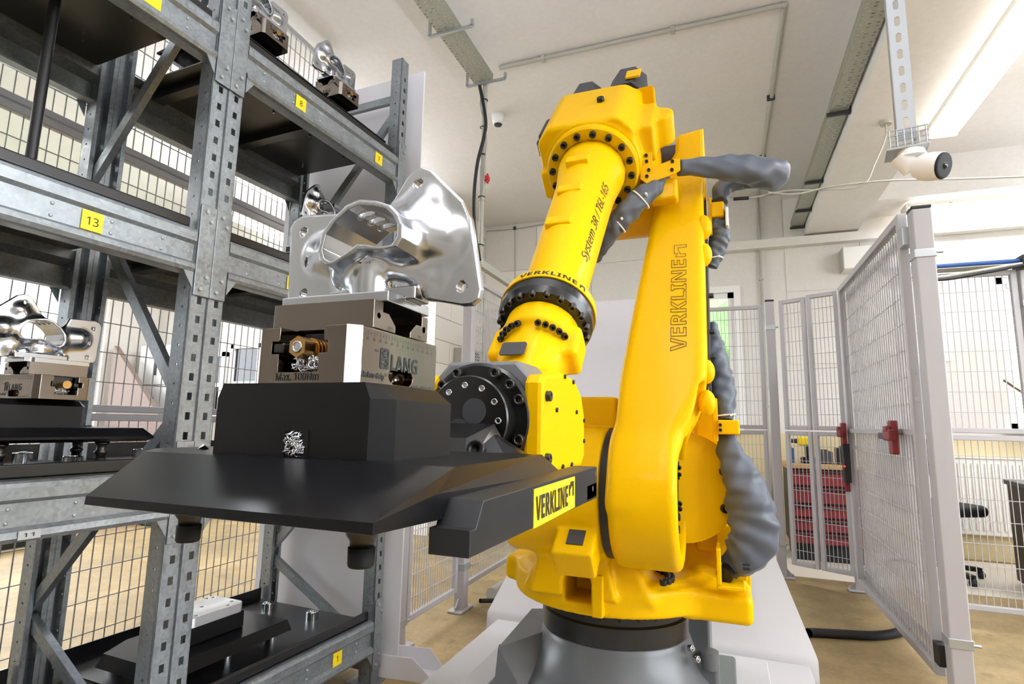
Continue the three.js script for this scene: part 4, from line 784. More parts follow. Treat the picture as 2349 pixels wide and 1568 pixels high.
sleeve([[0.372, 0.855, 0.16], [0.382, 0.80, 0.17], [0.408, 0.72, 0.18], [0.435, 0.63, 0.18], [0.435, 0.55, 0.18], [0.410, 0.49, 0.17], [0.372, 0.452, 0.15]], [0.020, 0.036, 0.050, 0.062, 0.064, 0.056, 0.034], 'cable_sleeve', [1.05, 0.9], 90);
{
  for (const [x, y, z, r] of [[0.145, 1.572, 0.288, 0.037], [0.355, 1.415, 0.09, 0.028], [0.372, 0.90, 0.16, 0.03], [0.07, 1.50, 0.29, 0.037]]) part('cable_tie', [new THREE.TorusGeometry(r, 0.0026, 6, 24).rotateX(PI / 2).rotateZ(y > 1.45 ? -0.85 : 0.1).translate(x, y, z), box(0.006, 0.006, 0.03, x + r * 0.6, y, z + r * 0.8)], M.tie, robot, 'white cable tie');
  const br = part('hose_bracket', [poly([[0.145, 1.64], [0.165, 1.622], [0.25, 1.642], [0.268, 1.652], [0.268, 1.69], [0.25, 1.692], [0.185, 1.675], [0.182, 1.735], [0.15, 1.735]], 0.006, 0.0012).translate(0, 0, 0.285), rspan(0.15, 0.16, 1.65, 1.78, 0.19, 0.285, 0.003)], M.yellow, robot);
  for (const [x, y] of [[0.165, 1.715], [0.166, 1.695], [0.172, 1.665], [0.166, 1.645], [0.245, 1.683], [0.243, 1.655]]) screw(br, V(x, y, 0.291), V(0, 0, 1), 0.0055, 0.006);
  part('elbow_guard', [poly([[0.186, 1.62], [0.336, 1.62], [0.336, 1.868], [0.258, 1.858], [0.246, 1.845], [0.242, 1.795], [0.19, 1.71]], 0.24, 0.012).translate(0, 0, -0.11)], M.yellow, robot); part('sleeve_guide', [rspan(0.17, 0.255, 1.575, 1.645, 0.20, 0.262, 0.01)], M.yellow, robot);
  part('side_holder', [rspan(0.352, 0.392, 1.548, 1.60, 0.06, 0.13, 0.006), rspan(0.345, 0.354, 1.49, 1.62, 0.05, 0.12, 0.003)], M.yellow, robot);
  part('holder_plate', [rspan(0.395, 0.405, 1.51, 1.575, 0.05, 0.14, 0.004)], M.whitePlastic, robot, 'white plate');
  const cl = part('hose_clamp', [rspan(0.350, 0.412, 0.842, 0.885, 0.14, 0.215, 0.006), rspan(0.336, 0.352, 0.82, 0.95, 0.14, 0.20, 0.004), rspan(0.333, 0.372, 0.905, 0.925, 0.12, 0.17, 0.004)], M.yellow, robot);
  for (const y of [0.855, 0.87]) screw(cl, V(0.358, y, 0.215), V(0, 0, 1), 0.005, 0.006);
  part('hose_shoe', [rspan(0.335, 0.348, 0.42, 0.52, 0.14, 0.24, 0.004), rspan(0.335, 0.41, 0.408, 0.42, 0.14, 0.235, 0.004), rspan(0.335, 0.42, 0.40, 0.56, 0.06, 0.075, 0.004)], M.yellow, robot);
  part('hose_core', [rod(V(0.372, 0.452, 0.16), V(0.355, 0.44, 0.2), 0.024, 16)], M.black, robot);
  screw(robot, V(0.405, 0.475, 0.235), V(1, 0, 0), 0.009, 0.02);
}
// ---------------------------------------------------------------- gripper fork between tool flange and pallet
{
  const W = (x, y, z) => V(x, y + 1, z);
  const g = thing('pallet_gripper', 'dark grey fork gripper with yellow name plate between the robot wrist and pallet', 'gripper', [0, 1, 0]);
  const prof = [[-0.328, -0.066], [-0.328, -0.0825], [-0.70, -0.0875], [-0.70, -0.050], [-0.348, -0.050], [-0.337, -0.066]];
  const fork = (x0, x1) => poly(prof.map(([z, y]) => [z, y]), x1 - x0, 0.0008).applyMatrix4(new THREE.Matrix4().makeBasis(V(0, 0, 1), V(0, 1, 0), V(-1, 0, 0))).translate(x1, 0, 0);
  const f1 = part('fork_bar', [fork(-0.179, -0.15)], M.barGrey, g); part('fork_bar', [fork(-0.572, -0.545).translate(0, 0, -0.06)], M.barGrey, g);
  for (const z of [-0.675, -0.69]) part('bolt_hole', [aim(cyl(0.0035, 0.0035, 0.0006, 14), V(-0.15, z < -0.68 ? -0.058 : -0.074, z), V(1, 0, 0))], M.chrome, f1);
  const pl = part('name_plate', [span(-0.15, -0.1494, -0.0845, -0.053, -0.588, -0.452)], M.label, g, 'yellow name plate');
  part('lettering', [sheet(0.132, 0.03, V(-0.1488, -0.0685, -0.52), V(0, 0, -1), V(0, 1, 0))], inkMat(0x2b2508, printTex(880, 200, (c) => { c.font = 'bold 150px sans-serif'; fit(c, 'VERKLINE', 16, 172, 690, 1.25); emblem(c, 728, 0, 0.6, false); })), pl);
  part('back_plate', [rspan(-0.572, -0.15, -0.0875, -0.066, -0.70, -0.645, 0.003)], M.anodized, g);
  part('adapter', [new ConvexGeometry([[-0.42, -0.064, -0.655], [-0.31, -0.064, -0.655], [-0.45, -0.064, -0.775], [-0.28, -0.064, -0.775], [-0.42, 0.0, -0.775], [-0.32, 0.0, -0.775], [-0.36, -0.02, -0.70], [-0.33, -0.02, -0.70]].map((p) => V(...p)))], M.blackCast, g, 'glossy black adapter');
  part('gusset', [new ConvexGeometry([[-0.24, -0.066, -0.66], [-0.20, -0.066, -0.70], [-0.29, -0.015, -0.70], [-0.30, -0.015, -0.74], [-0.22, -0.066, -0.77], [-0.31, -0.066, -0.77], [-0.3, -0.03, -0.68]].map((p) => V(...p)))], M.anodized, g);
  screw(g, V(-0.30, -0.035, -0.672), V(0.1, 0.3, 1), 0.0125, 0.012, M.black, 'adapter_screw');
  part('wiper_block', [rspan(-0.30, -0.20, -0.067, -0.061, -0.662, -0.64, 0.001)], M.anodized, g);
}
// ---------------------------------------------------------------- white platform, cowl, sheet bracket
{
  const t = thing('robot_platform', 'white painted steel platform plate under the robot foot', 'platform', [0, 0, 0]);
  part('deck_plate', [rspan(-1.055, 0.285, 0.0, 0.07, -2.66, -0.9, 0.004)], M.white, t);
  part('mounting_plate', [rspan(-0.86, 0.12, 0.07, 0.14, -2.45, -1.5, 0.004)], M.white, t);
  const c = thing('white_cowl', 'white moulded cowl with a hollow middle behind the robot foot', 'cover', [-0.40, 0, -2.675]);
  // skirt, sloping face, dip in the middle
  const N = 40, pos = [], idx = []; const w = 0.72;
  const top = (x) => { const a = Math.abs(x) / w; const k = Math.min(1, Math.max(0, (a - 0.42) / 0.3)); return 0.16 + ((x < 0 ? 0.60 : 0.46) - 0.16) * k * k * (3 - 2 * k); };
  const prof = (x) => { const h = top(x), s = 1 - 0.0; return [[0, 0.0], [0.004, 0.005], [-0.005, 0.085 + 0.0], [-0.02, 0.10], [-0.30 * (h / 0.46), h - 0.012], [-0.30 * (h / 0.46) - 0.014, h], [-0.52, h], [-0.55, h - 0.02], [-0.56, 0]]; };
  for (let i = 0; i <= N; i++) { const x = -w + 2 * w * i / N, edge = Math.abs(x) / w, inset = 1; for (const [z, y] of prof(x)) { const sx = x > 0 ? 1 : -1; pos.push(x - sx * 0.17 * Math.max(0, (y - 0.09)) * Math.max(0, (edge - 0.6) / 0.4) / 0.46, y, z); } }
  const m = prof(0).length; for (let i = 0; i < N; i++) for (let j = 0; j + 1 < m; j++) { const a = i * m + j, b = a + m; idx.push(a, b, a + 1, b, b + 1, a + 1); }
  for (const [o, fl] of [[0, 0], [N * m, 1]]) for (let j = 1; j + 1 < m; j++) fl ? idx.push(o, o + j + 1, o + j) : idx.push(o, o + j, o + j + 1);
  const g = new THREE.BufferGeometry(); g.setAttribute('position', new THREE.Float32BufferAttribute(pos, 3)); g.setIndex(idx); const gn = toCreasedNormals(g, 0.7);
  part('shell', [gn], M.white, c); part('seam_strip', [span(-w, w, 0, 0.003, -0.005, 0.012)], M.black, c);
  const b = thing('sheet_bracket', 'pale folded sheet metal bracket on the floor below the rack end', 'bracket', [-1.235, 0, -2.06], 0.12);
  part('plate', [poly([[-0.17, 0], [0.14, 0], [0.14, 0.02], [0.06, 0.085], [-0.17, 0.085]], 0.004, 0.001, [circ(-0.15, 0.065, 0.007), circ(-0.15, 0.025, 0.007), circ(-0.12, 0.06, 0.004), circ(-0.12, 0.03, 0.004)]).translate(0, 0.0, 0.0)], M.panel, b);
  part('rear_flange', [poly([[-0.06, 0], [0.15, 0], [0.15, 0.02], [0.09, 0.085], [-0.06, 0.085]], 0.004, 0.001).translate(0.0, 0, -0.11), span(-0.06, 0.14, 0, 0.004, -0.11, 0)], M.panel, b);
}
// ---------------------------------------------------------------- safety fence
function meshGeo(l, y0, y1, px = 0.04, py = 0.12, d = 0.0034) { // wires in local x,y
  const gs = []; const nx = Math.round(l / px), ny = Math.round((y1 - y0) / py);
  for (let i = 1; i < nx; i++) gs.push(box(d, y1 - y0, d, i * l / nx, (y0 + y1) / 2, 0)); for (let j = 1; j < ny; j++) gs.push(box(l, d, d, l / 2, y0 + j * (y1 - y0) / ny, d)); return merge(gs);
}
function fencePanel(ax, az, bx, bz, y0, y1, rails, label, px, py) {
  const dx = bx - ax, dz = bz - az, l = Math.hypot(dx, dz), t = thing('mesh_fence', label, 'fence', [ax, 0, az], Math.atan2(-dz, dx));
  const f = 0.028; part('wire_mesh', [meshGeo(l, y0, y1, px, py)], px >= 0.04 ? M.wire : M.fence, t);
  for (const x of [f / 2, l - f / 2]) part('side_tube', [rbox(f, y1 - y0, f, 0.004, x, (y0 + y1) / 2, 0)], M.fence, t);
  for (const y of [y0 + f / 2, y1 - f / 2, ...rails]) part('rail', [rbox(l - 2 * f, f, f, 0.004, l / 2, y, 0)], M.fence, t);
  return t;
}
function fencePost(x, z, h, w, label, turn = 0) {
  const t = thing('fence_post', label, 'post', [x, 0, z], turn);
  part('tube', [rbox(w, h, w, 0.006, 0, h / 2, 0)], M.fence, t); part('cap', [rbox(w * 1.02, 0.014, w * 1.02, 0.004, 0, h + 0.006, 0)], M.black, t);
  part('foot', [rbox(w * 2.6, 0.012, w * 1.4, 0.004, 0, 0.007, 0), poly([[0, 0], [w * 0.8, 0], [0, w * 0.9]], 0.006).translate(w / 2, 0.012, -0.003), poly([[0, 0], [w * 0.8, 0], [0, w * 0.9]], 0.006).rotateY(PI).translate(-w / 2, 0.012, 0.003)], M.fence, t);
  for (const s of [-1, 1]) part('anchor_bolt', [cyl(0.008, 0.007, 0.018, 6).translate(s * w * 1.1, 0.013, 0)], M.zincPlain, t);
  for (const y of [h * 0.12, h * 0.9]) part('clamp', [rbox(w * 1.12, 0.035, w * 1.12, 0.003, 0, y, 0), rod(V(w * 0.5, y, w * 0.5), V(w * 0.85, y, w * 0.5), 0.006, 8)], M.zincPlain, t);
  return t;
}
// behind the rack: two tiers of panels
for (const [za, zb, k] of [[0.9, -0.35, 'nearest the entrance'], [-0.41, -1.32, 'behind the rack bay with label eleven'], [-1.38, -2.57, 'behind the rack bay with label six']]) {
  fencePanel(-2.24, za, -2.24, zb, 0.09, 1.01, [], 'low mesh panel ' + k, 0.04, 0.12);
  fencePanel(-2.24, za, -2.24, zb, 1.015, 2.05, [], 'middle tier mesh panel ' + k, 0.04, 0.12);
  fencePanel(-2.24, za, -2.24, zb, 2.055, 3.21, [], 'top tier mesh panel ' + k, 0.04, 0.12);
}
for (const [z, k] of [[0.93, 'entrance'], [-0.38, 'first bay'], [-1.35, 'middle of the rack'], [-2.60, 'white end sheet']]) fencePost(-2.24, z, 3.16, 0.05, 'tall white mesh post behind the rack by the ' + k);
// side fence beyond the rack
fencePanel(-1.385, -2.34, -1.385, -2.86, 0.1, 0.99, [], 'low mesh panel between the rack end and the cable post', 0.024, 0.1);
fencePanel(-1.385, -2.95, -1.385, -4.30, 0.1, 0.99, [], 'low mesh panel running back from the cable post', 0.024, 0.1);
fencePanel(-1.385, -2.95, -1.385, -4.30, 1.0, 1.87, [], 'upper mesh panel running back from the cable post', 0.024, 0.1);
fencePost(-1.40, -2.285, 1.0, 0.075, 'wide white fence post beside the rack end sheet', PI / 2);
const cablePost = fencePost(-1.372, -2.905, 1.9, 0.06, 'white fence post carrying the grey conduit to the ceiling', PI / 2);
// back fence: solid grey sheet, mesh, corner cluster
{
  const t = thing('sheet_partition', 'plain light grey sheet panel in the back fence behind the robot', 'panel', [-1.3, 0, -4.4]);
  part('sheet', [span(0, 0.90, 0.1, 2.0, -0.006, 0.006)], M.panel, t); for (const x of [0.02, 0.88]) part('side_tube', [rbox(0.03, 2.0, 0.03, 0.004, x, 1.0, -0.02)], M.fence, t);
}
fencePanel(-0.31, -4.4, 0.285, -4.4, 0.1, 0.99, [], 'low mesh panel in the back fence below the narrow window', 0.026, 0.1);
fencePanel(-0.31, -4.4, 0.285, -4.4, 1.0, 1.9, [], 'upper mesh panel in the back fence before the narrow window', 0.026, 0.1);
fencePost(0.335, -4.4, 1.92, 0.06, 'white fence post at the corner where the fence turns to the gate');
fencePost(-0.345, -4.4, 1.9, 0.05, 'white fence post at the edge of the grey sheet panel');
fencePanel(0.40, -4.38, 0.555, -4.29, 0.1, 0.99, [], 'narrow low mesh panel next to the corner post', 0.026, 0.1);
fencePanel(0.40, -4.38, 0.555, -4.29, 1.0, 1.92, [], 'narrow upper mesh panel next to the corner post', 0.026, 0.1);
fencePanel(0.565, -4.285, 0.74, -4.19, 0.1, 0.99, [], 'narrow low mesh panel next to the gate lock', 0.026, 0.1);
fencePanel(0.565, -4.285, 0.74, -4.19, 1.0, 1.93, [], 'narrow upper mesh panel next to the gate lock', 0.026, 0.1);
fencePost(0.765, -4.24, 1.0, 0.05, 'short white post under the gate lock');
// gate with clear plastic sheet, along z
{
  const x = 0.752, z0 = -4.15, z1 = -2.765, t = thing('safety_gate', 'white framed mesh gate faced with a clear plastic sheet', 'gate', [x, 0, z1], PI / 2);
  const l = z1 - z0, f = 0.036; // local x runs to -z
  part('wire_mesh', [meshGeo(l, 0.07, 1.94, 0.04, 0.12)], M.fence, t);
  for (const q of [f / 2, l - f / 2]) part('side_tube', [rbox(f, 1.87, f, 0.004, q, 1.005, 0)], M.fence, t);
  for (const y of [0.07 + f / 2, 1.0, 1.94 - f / 2]) part('rail', [rbox(l - 2 * f, f * (y === 1.0 ? 0.8 : 1), f, 0.004, l / 2, y, 0)], M.fence, t);
  part('plastic_sheet', [span(0.04, l - 0.04, 0.10, 1.91, 0.0225, 0.0255)], M.acrylic, t, 'hazy clear plastic sheet');
  part('sheet_rail', [rspan(0, l, 1.845, 1.885, 0.027, 0.045, 0.002), rspan(0, l, 0.12, 0.155, 0.027, 0.045, 0.002)], M.zincPlain, t);
  for (const [q, y] of [[0.05, 1.87], [0.5, 1.87], [0.95, 1.87], [1.3, 1.87], [0.05, 0.137], [0.7, 0.137]]) part('rivet', [aim(cyl(0.008, 0.008, 0.006, 10), V(q, y, -0.045 * 0 + 0.045), V(0, 0, 1))], M.zincPlain, t);
  part('hinge', [rspan(-0.06, 0.0, 1.78, 1.86, -0.02, 0.02, 0.004)], M.zincPlain, t); part('hinge', [rspan(-0.06, 0.0, 0.12, 0.2, -0.02, 0.02, 0.004)], M.black, t);
  part('handle', [rspan(-0.035, -0.02, 1.0, 1.28, 0.01, 0.03, 0.005)], M.zincPlain, t);
  fencePost(0.79, -2.68, 1.915, 0.07, 'heavy white post carrying the gate, with metal clamps', 0);
  const latch = (name, zz, lab, arm) => { const k = thing(name, lab, 'switch', [x - 0.032, 0.98, zz]); part('body', [rspan(-0.03, 0.0, -0.08, 0.07, -0.03, 0.03, 0.008), rspan(-0.045, -0.02, -0.02, 0.03, -0.055, 0.055, 0.006)], M.red, k); part('bolt_block', [rspan(-0.02, 0.01, -0.025, 0.02, -0.09, -0.04, 0.004)], M.black, k); part('knob', [rspan(-0.05, -0.03, 0.02, 0.045, -0.02, 0.03, 0.005)], M.red, k); if (arm) part('actuator', [rspan(-0.03, -0.01, -0.015, 0.015, -0.2, -0.08, 0.004)], M.darkPlastic, k); return k; };
  latch('gate_switch', -2.97, 'red safety switch with black bolt on the gate frame', true);
  const k2 = latch('gate_switch', -4.10, 'red safety lock at the gate edge with glowing red light', false); part('long_body', [rspan(-0.03, 0.01, -0.30, -0.06, -0.03, 0.03, 0.006)], M.black, k2); part('red_backing', [rspan(-0.02, 0.01, -0.36, -0.04, -0.045, -0.025, 0.006)], M.red, k2);
  part('status_light', [new THREE.SphereGeometry(0.006, 12, 8).translate(-0.026, -0.2, 0.03)], S({ color: 0xff2010, emissive: 0xff1808, emissiveIntensity: 4 }), k2);
}
// fence across the far side, with its cable ladder
for (const [a, b, w] of [[0.93, 1.50, 'next to the heavy gate post'], [1.57, 2.35, 'beyond the cable drop'] ]) { fencePanel(a, -3.7, b, -3.7, 0.1, 0.99, [], 'low far mesh panel ' + w, 0.03, 0.115); fencePanel(a, -3.7, b, -3.7, 1.0, 1.88, [], 'upper far mesh panel ' + w, 0.03, 0.115); }
fencePost(1.535, -3.7, 1.878, 0.05, 'white post of the far fence below the cable ladder');
{
  const t = thing('cable_bundle', 'blue and grey cables lying in a channel along the fence top', 'cables', [0, 1.9, -3.7]);
  part('channel', [span(0.9, 2.35, 0.0, 0.004, -0.05, 0.05), span(0.9, 2.35, 0, 0.03, -0.05, -0.046)], M.conduit, t);
  part('cable', [rod(V(0.88, 0.02, 0.03), V(2.35, 0.022, 0.03), 0.012, 10)], M.blueCable, t); part('cable', [rod(V(0.88, 0.015, 0.0), V(2.35, 0.015, 0.0), 0.013, 10)], M.cable, t);
  part('cable', [tube([V(0.88, 0.0, 0.055), V(1.1, -0.05, 0.06), V(1.3, -0.03, 0.06), V(1.55, 0.0, 0.058), V(2.35, 0.005, 0.056)], 0.009, 40, 8)], M.greyCable, t); part('cable', [tube([V(0.88, 0.0, 0.06), V(1.12, -0.065, 0.068), V(1.35, -0.04, 0.068), V(1.6, -0.002, 0.062), V(2.35, 0.0, 0.062)], 0.008, 40, 8)], M.cable, t);
  part('strap', [rspan(1.51, 1.53, -0.03, 0.045, -0.055, 0.07, 0.003)], M.black, t);
}
// ---------------------------------------------------------------- under the ceiling: trays, conduits, camera
const perfTex = printTex(128, 128, (g) => { g.fillStyle = '#fff'; g.fillRect(0, 0, 128, 128); g.fillStyle = '#000'; for (const [x, y] of [[20, 16], [84, 16], [52, 64], [116, 64], [20, 100], [84, 100]]) g.fillRect(x - 9, y - 5, 26, 10); });
perfTex.wrapS = perfTex.wrapT = THREE.RepeatWrapping; perfTex.repeat.set(14, 14);
M.perf = S({ color: 0xa3a598, roughness: 0.5, metalness: 0.5, alphaMap: perfTex, alphaTest: 0.5, side: THREE.DoubleSide });
function cableTray(x0, x1, y, z0, z1, hangers, label, hook) {
  const t = thing('cable_tray', label, 'cable tray', [0, y, 0]);
  part('perforated_base', [span(x0, x1, 0, 0.0015, z0, z1)], M.perf, t);
  for (const x of [x0, x1]) part('side_wall', [span(x - 0.001, x + 0.001, 0, 0.05, z0, z1)], M.perf, t);
  for (const x of [x0, x1]) part('edge', [span(x - 0.003, x + 0.003, 0.046, 0.052, z0, z1)], M.conduit, t);
  for (const z of hangers) part('hanger', hook ? [bar(V(x0 - 0.05, -0.008, z), V(x1 + 0.09, -0.008, z), 0.014, 0.014), bar(V(x0 - 0.05, -0.008, z), V(x0 - 0.05, CEIL - y, z), 0.014, 0.014), bar(V(x1 + 0.09, -0.008, z), V(x1 + 0.09, 0.03, z), 0.014, 0.014)] : [bar(V(x0 - 0.012, -0.012, z), V(x1 + 0.012, -0.012, z), 0.02, 0.02), bar(V(x1 + 0.01, -0.012, z), V(x1 + 0.01, 0.05, z), 0.02, 0.016)], hook ? M.zincPlain : M.darkPlastic, t);
  part('tray_cable', [rod(V((x0 + x1) / 2, 0.012, z0), V((x0 + x1) / 2, 0.012, z1), 0.008, 8)], M.greyCable, t);
  return t;
}
cableTray(-1.385, -1.27, 3.09, -2.92, 2.5, [-2.9, -2.42, -1.6, -0.6, 0.6], 'perforated cable tray on bent hangers above the white cable post', true);
cableTray(0.645, 0.745, 2.87, -5.62, 2.4, [-5.58, -5.15, -4.55, -3.55, -2.3], 'perforated cable tray along the boxed beam', false);
{
  const y = CEIL - 0.016, run = (lab) => thing('conduit', lab, 'conduit', [0, 0, 0]);
  const a = run('grey conduit running across the ceiling from the hung cable tray'); part('pipe', [rod(V(-1.26, y, -3.0), V(0.372, y, -3.0), 0.0135, 12)], M.conduit, a); part('corner_bend', [new THREE.SphereGeometry(0.0155, 14, 10).translate(0.375, y, -3.0)], M.conduit, a);
  for (const x of [-0.97, -0.2]) part('clip', [rspan(x - 0.012, x + 0.012, y - 0.02, CEIL - 0.001, -3.02, -2.98, 0.003)], M.conduit, a);
  const b = run('grey conduit running along the ceiling to the back wall'); part('pipe', [rod(V(0.375, y, -3.016), V(0.375, y, ZB + 0.03), 0.0135, 12)], M.conduit, b);
  for (const z of [-3.9, -4.8]) part('clip', [rspan(0.345, 0.395, y - 0.018, CEIL - 0.001, z - 0.012, z + 0.012, 0.003)], M.darkPlastic, b);
  const c = run('grey conduit running down the back wall behind the fence corner'); part('pipe', [rod(V(0.375, y - 0.014, ZB + 0.03), V(0.375, 0.02, ZB + 0.03), 0.0135, 12)], M.conduit, c);
  for (const yy of [2.4, 1.2]) part('clip', [rspan(0.355, 0.395, yy, yy + 0.02, ZB + 0.009, ZB + 0.045, 0.003)], M.conduit, c);
}
{
  const t = thing('drop_conduit', 'grey drop pipe with black cable from the ceiling tray to the fence post', 'conduit', [-1.325, 0, -2.93]);
  part('pipe', [rod(V(0, 1.93, 0), V(0, 3.085, 0), 0.014, 12)], M.conduit, t);
  part('sleeve_pipe', [rod(V(0, 2.33, 0), V(0, 2.55, 0), 0.019, 12)], M.conduit, t);
  part('cable', [tube([V(-0.03, 3.08, 0.02), V(0.0, 2.95, 0.025), V(0.02, 2.8, 0.02), V(-0.025, 2.55, 0.03), V(-0.04, 2.35, 0.03), V(-0.03, 2.15, 0.03), V(0.01, 1.95, 0.03)], 0.011, 60, 8)], M.cable, t, 'black cable');
  part('cable', [tube([V(0.03, 3.08, 0.02), V(-0.02, 2.98, 0.02), V(0.025, 2.75, 0.02), V(0.02, 2.5, 0.02), V(0.0, 2.2, 0.02)], 0.004, 60, 6)], M.greyCable, t);
  for (const y of [2.98, 2.80, 2.62, 2.35, 2.05]) part('cable_tie', [new THREE.TorusGeometry(0.02, 0.003, 6, 16).rotateX(PI / 2).translate(0, y, 0.006)], M.black, t);
  part('valve', [rspan(0.014, 0.045, 2.45, 2.48, -0.01, 0.02, 0.004), rspan(0.03, 0.04, 2.435, 2.495, -0.004, 0.014, 0.003)], M.redBright, t, 'small red tap');
  const rl = thing('fence_rail', 'grey rail along the fence top back from the cable post', 'rail', [-1.372, 1.972, -2.93]); part('tube', [rbox(0.04, 0.05, 1.45, 0.004, 0, 0, -0.72)], M.conduit, rl); part('end_box', [rbox(0.07, 0.09, 0.07, 0.006, 0, -0.01, 0)], M.conduit, rl);
}
{
  const t = thing('motion_sensor', 'small white cup shaped sensor on the ceiling near the drop pipe', 'sensor', [-1.48, CEIL, -3.52]);
  part('cup', [lathe([[0, 0], [0.045, 0], [0.043, -0.05], [0.036, -0.08], [0, -0.08]].reverse(), 28)], M.whitePlastic, t); part('lens', [lathe([[0, -0.08], [0.03, -0.08], [0.026, -0.088], [0, -0.09]].reverse(), 24)], M.darkPlastic, t);
}
{ // slotted strut with the camera
  const x = 0.488, z = -1.7, yb = 1.775; const st = thing('slotted_strut', 'slotted steel strut hanging from the ceiling with the camera', 'strut', [x, yb, z], -0.15);
  const L = CEIL - yb, holes = []; for (let y = 0.05; y < L - 0.03; y += 0.05) { const h = new THREE.Path(); h.absarc(0, y + 0.008, 0.0065, 0, PI); h.absarc(0, y - 0.008, 0.0065, PI, 2 * PI); holes.push(h); }
  part('slotted_face', [poly([[-0.0205, 0], [0.0205, 0], [0.0205, L], [-0.0205, L]], 0.0025, 0, holes, 6).translate(0, 0, 0.018)], M.zincPlain, st);
  for (const s of [-1, 1]) part('flange', [span(s * 0.0205 - 0.00125, s * 0.0205 + 0.00125, 0, L, -0.02, 0.018)], M.zincPlain, st);
  part('foot_mesh', [...[0, 1, 2, 3, 4, 5].map((i) => rod(V(-0.04 + i * 0.016, -0.02, 0.03), V(-0.04 + i * 0.016, 0.03, 0.03), 0.002, 5)), ...[0, 1, 2, 3].map((i) => rod(V(-0.045, -0.015 + i * 0.014, 0.03), V(0.045, -0.015 + i * 0.014, 0.03), 0.002, 5)), rspan(-0.05, 0.045, -0.03, -0.024, -0.04, 0.04, 0.002)], M.zincPlain, st);
  const c = thing('security_camera', 'white bullet security camera with dark lens at the end of the strut', 'camera', [x + 0.005, yb - 0.03, z + 0.01], 0);
  part('mount', [cyl(0.036, 0.03, 0.02, 24).translate(0, -0.02, 0), cyl(0.022, 0.026, 0.05, 20).rotateZ(0.5).translate(0.0, -0.055, 0)], M.whitePlastic, c);
  const d = V(0.72, -0.34, 0.72).normalize(), p0 = V(0.0, -0.05, 0.005);
  part('housing', [aim(lathe([[0, -0.005], [0.015, 0], [0.027, 0.010], [0.035, 0.028], [0.0365, 0.05], [0.034, 0.072], [0.031, 0.076], [0, 0.076]], 40), p0, d)], M.whitePlastic, c);
  part('lens_face', [aim(lathe([[0, 0.0785], [0.027, 0.0785], [0.0325, 0.076], [0.0342, 0.070]].reverse(), 40), p0, d)], M.rubber, c, 'dark round lens face'); part('lens', [aim(lathe([[0, 0.083], [0.006, 0.082], [0.010, 0.0785]].reverse(), 20), p0, d)], M.darkGlass, c);
  part('logo', [new THREE.TorusGeometry(0.006, 0.0015, 5, 10, PI).rotateZ(PI).translate(p0.x + 0.012, p0.y - 0.012, p0.z + 0.045)], M.darkPlastic, c);
}
{
  const t = thing('ceiling_cable', 'thin grey cables sagging from a ceiling outlet towards the camera strut', 'cable', [0, 1, 0]);
  const z = -3.62; part('outlet', [cyl(0.03, 0.03, 0.02, 16).translate(0.945, 1.78, z)], M.conduit, t);
  part('cable', [tube([V(-0.02, 1.45, z), V(0.14, 1.425, z), V(0.25, 1.43, z), V(0.39, 1.445, z), V(0.62, 1.42, z + 0.01), V(0.81, 1.43, z), V(0.875, 1.55, z), V(0.94, 1.71, z), V(0.945, 1.78, z)], 0.0055, 70, 6)], M.greyCable, t);
  part('cable', [tube([V(0.30, 1.44, z + 0.02), V(0.45, 1.41, z + 0.02), V(0.62, 1.43, z + 0.02), V(0.9, 1.43, z + 0.02), V(1.3, 1.395, z), V(1.7, 1.36, z), V(2.4, 1.34, z)], 0.0055, 60, 6)], M.greyCable, t);
  part('joint_sleeve', [rod(V(0.1, 1.432, z), V(0.19, 1.427, z), 0.011, 10)], M.black, t);
}
{ // thin lines strung on the back wall
  const t = thing('wall_wire', 'thin wire strung below the ceiling on the back wall', 'wire', [0, 0, ZB + 0.02]);
  part('wire', [tube([V(-2.5, 3.2, 0), V(-2.1, 3.19, 0), V(-1.7, 3.215, 0), V(-1.2, 3.21, 0), V(-0.3, 3.2, 0)], 0.005, 40, 5)], M.greyCable, t); for (const x of [-2.15, -1.72]) part('drop_wire', [rod(V(x, 3.2, 0), V(x + 0.02, 2.3, 0), 0.004, 5)], M.greyCable, t);
  part('clip', [rspan(-2.165, -2.135, 3.18, 3.215, -0.01, 0.015, 0.003)], M.darkPlastic, t);
}
// ---------------------------------------------------------------- things on the floor and at the walls
solo('hose', [tube([V(0.345, 0.03, -3.2), V(0.36, 0.022, -3.24), V(0.50, 0.022, -3.28), V(0.66, 0.022, -3.33), V(0.82, 0.022, -3.5), V(0.86, 0.022, -3.8), V(0.85, 0.022, -4.6)], 0.021, 80, 12)], M.rubber, 'thick black hose on the floor between the white cowl and the gate', 'hose');
solo('floor_cable', [tube([V(-1.30, 0.03, -3.0), V(-1.22, 0.012, -3.1), V(-1.08, 0.012, -3.12), V(-0.98, 0.012, -3.2), V(-0.8, 0.012, -3.5)], 0.012, 50, 8)], M.cable, 'black cable on the floor beside the white fence post', 'cable');
solo('floor_cable', [tube([V(-1.28, 0.05, -3.4), V(-1.18, 0.02, -3.3), V(-1.0, 0.014, -3.22), V(-0.8, 0.014, -3.3)], 0.014, 50, 8)], S({ color: 0xb5562a, roughness: 0.5 }), 'orange cable on the floor by the low mesh', 'cable');
solo('service_pipe', [rod(V(-1.28, 0.036, -3.12), V(-1.26, 0.036, -3.6), 0.035, 16)], M.conduit, 'grey pipe lying along the low mesh panel', 'pipe');
solo('grey_unit', [rspan(-1.24, -0.95, 0.0, 0.52, -3.95, -3.65, 0.01), rspan(-1.25, -0.94, 0.52, 0.56, -3.96, -3.64, 0.006)], M.conduit, 'grey box unit behind the low mesh panel', 'box');
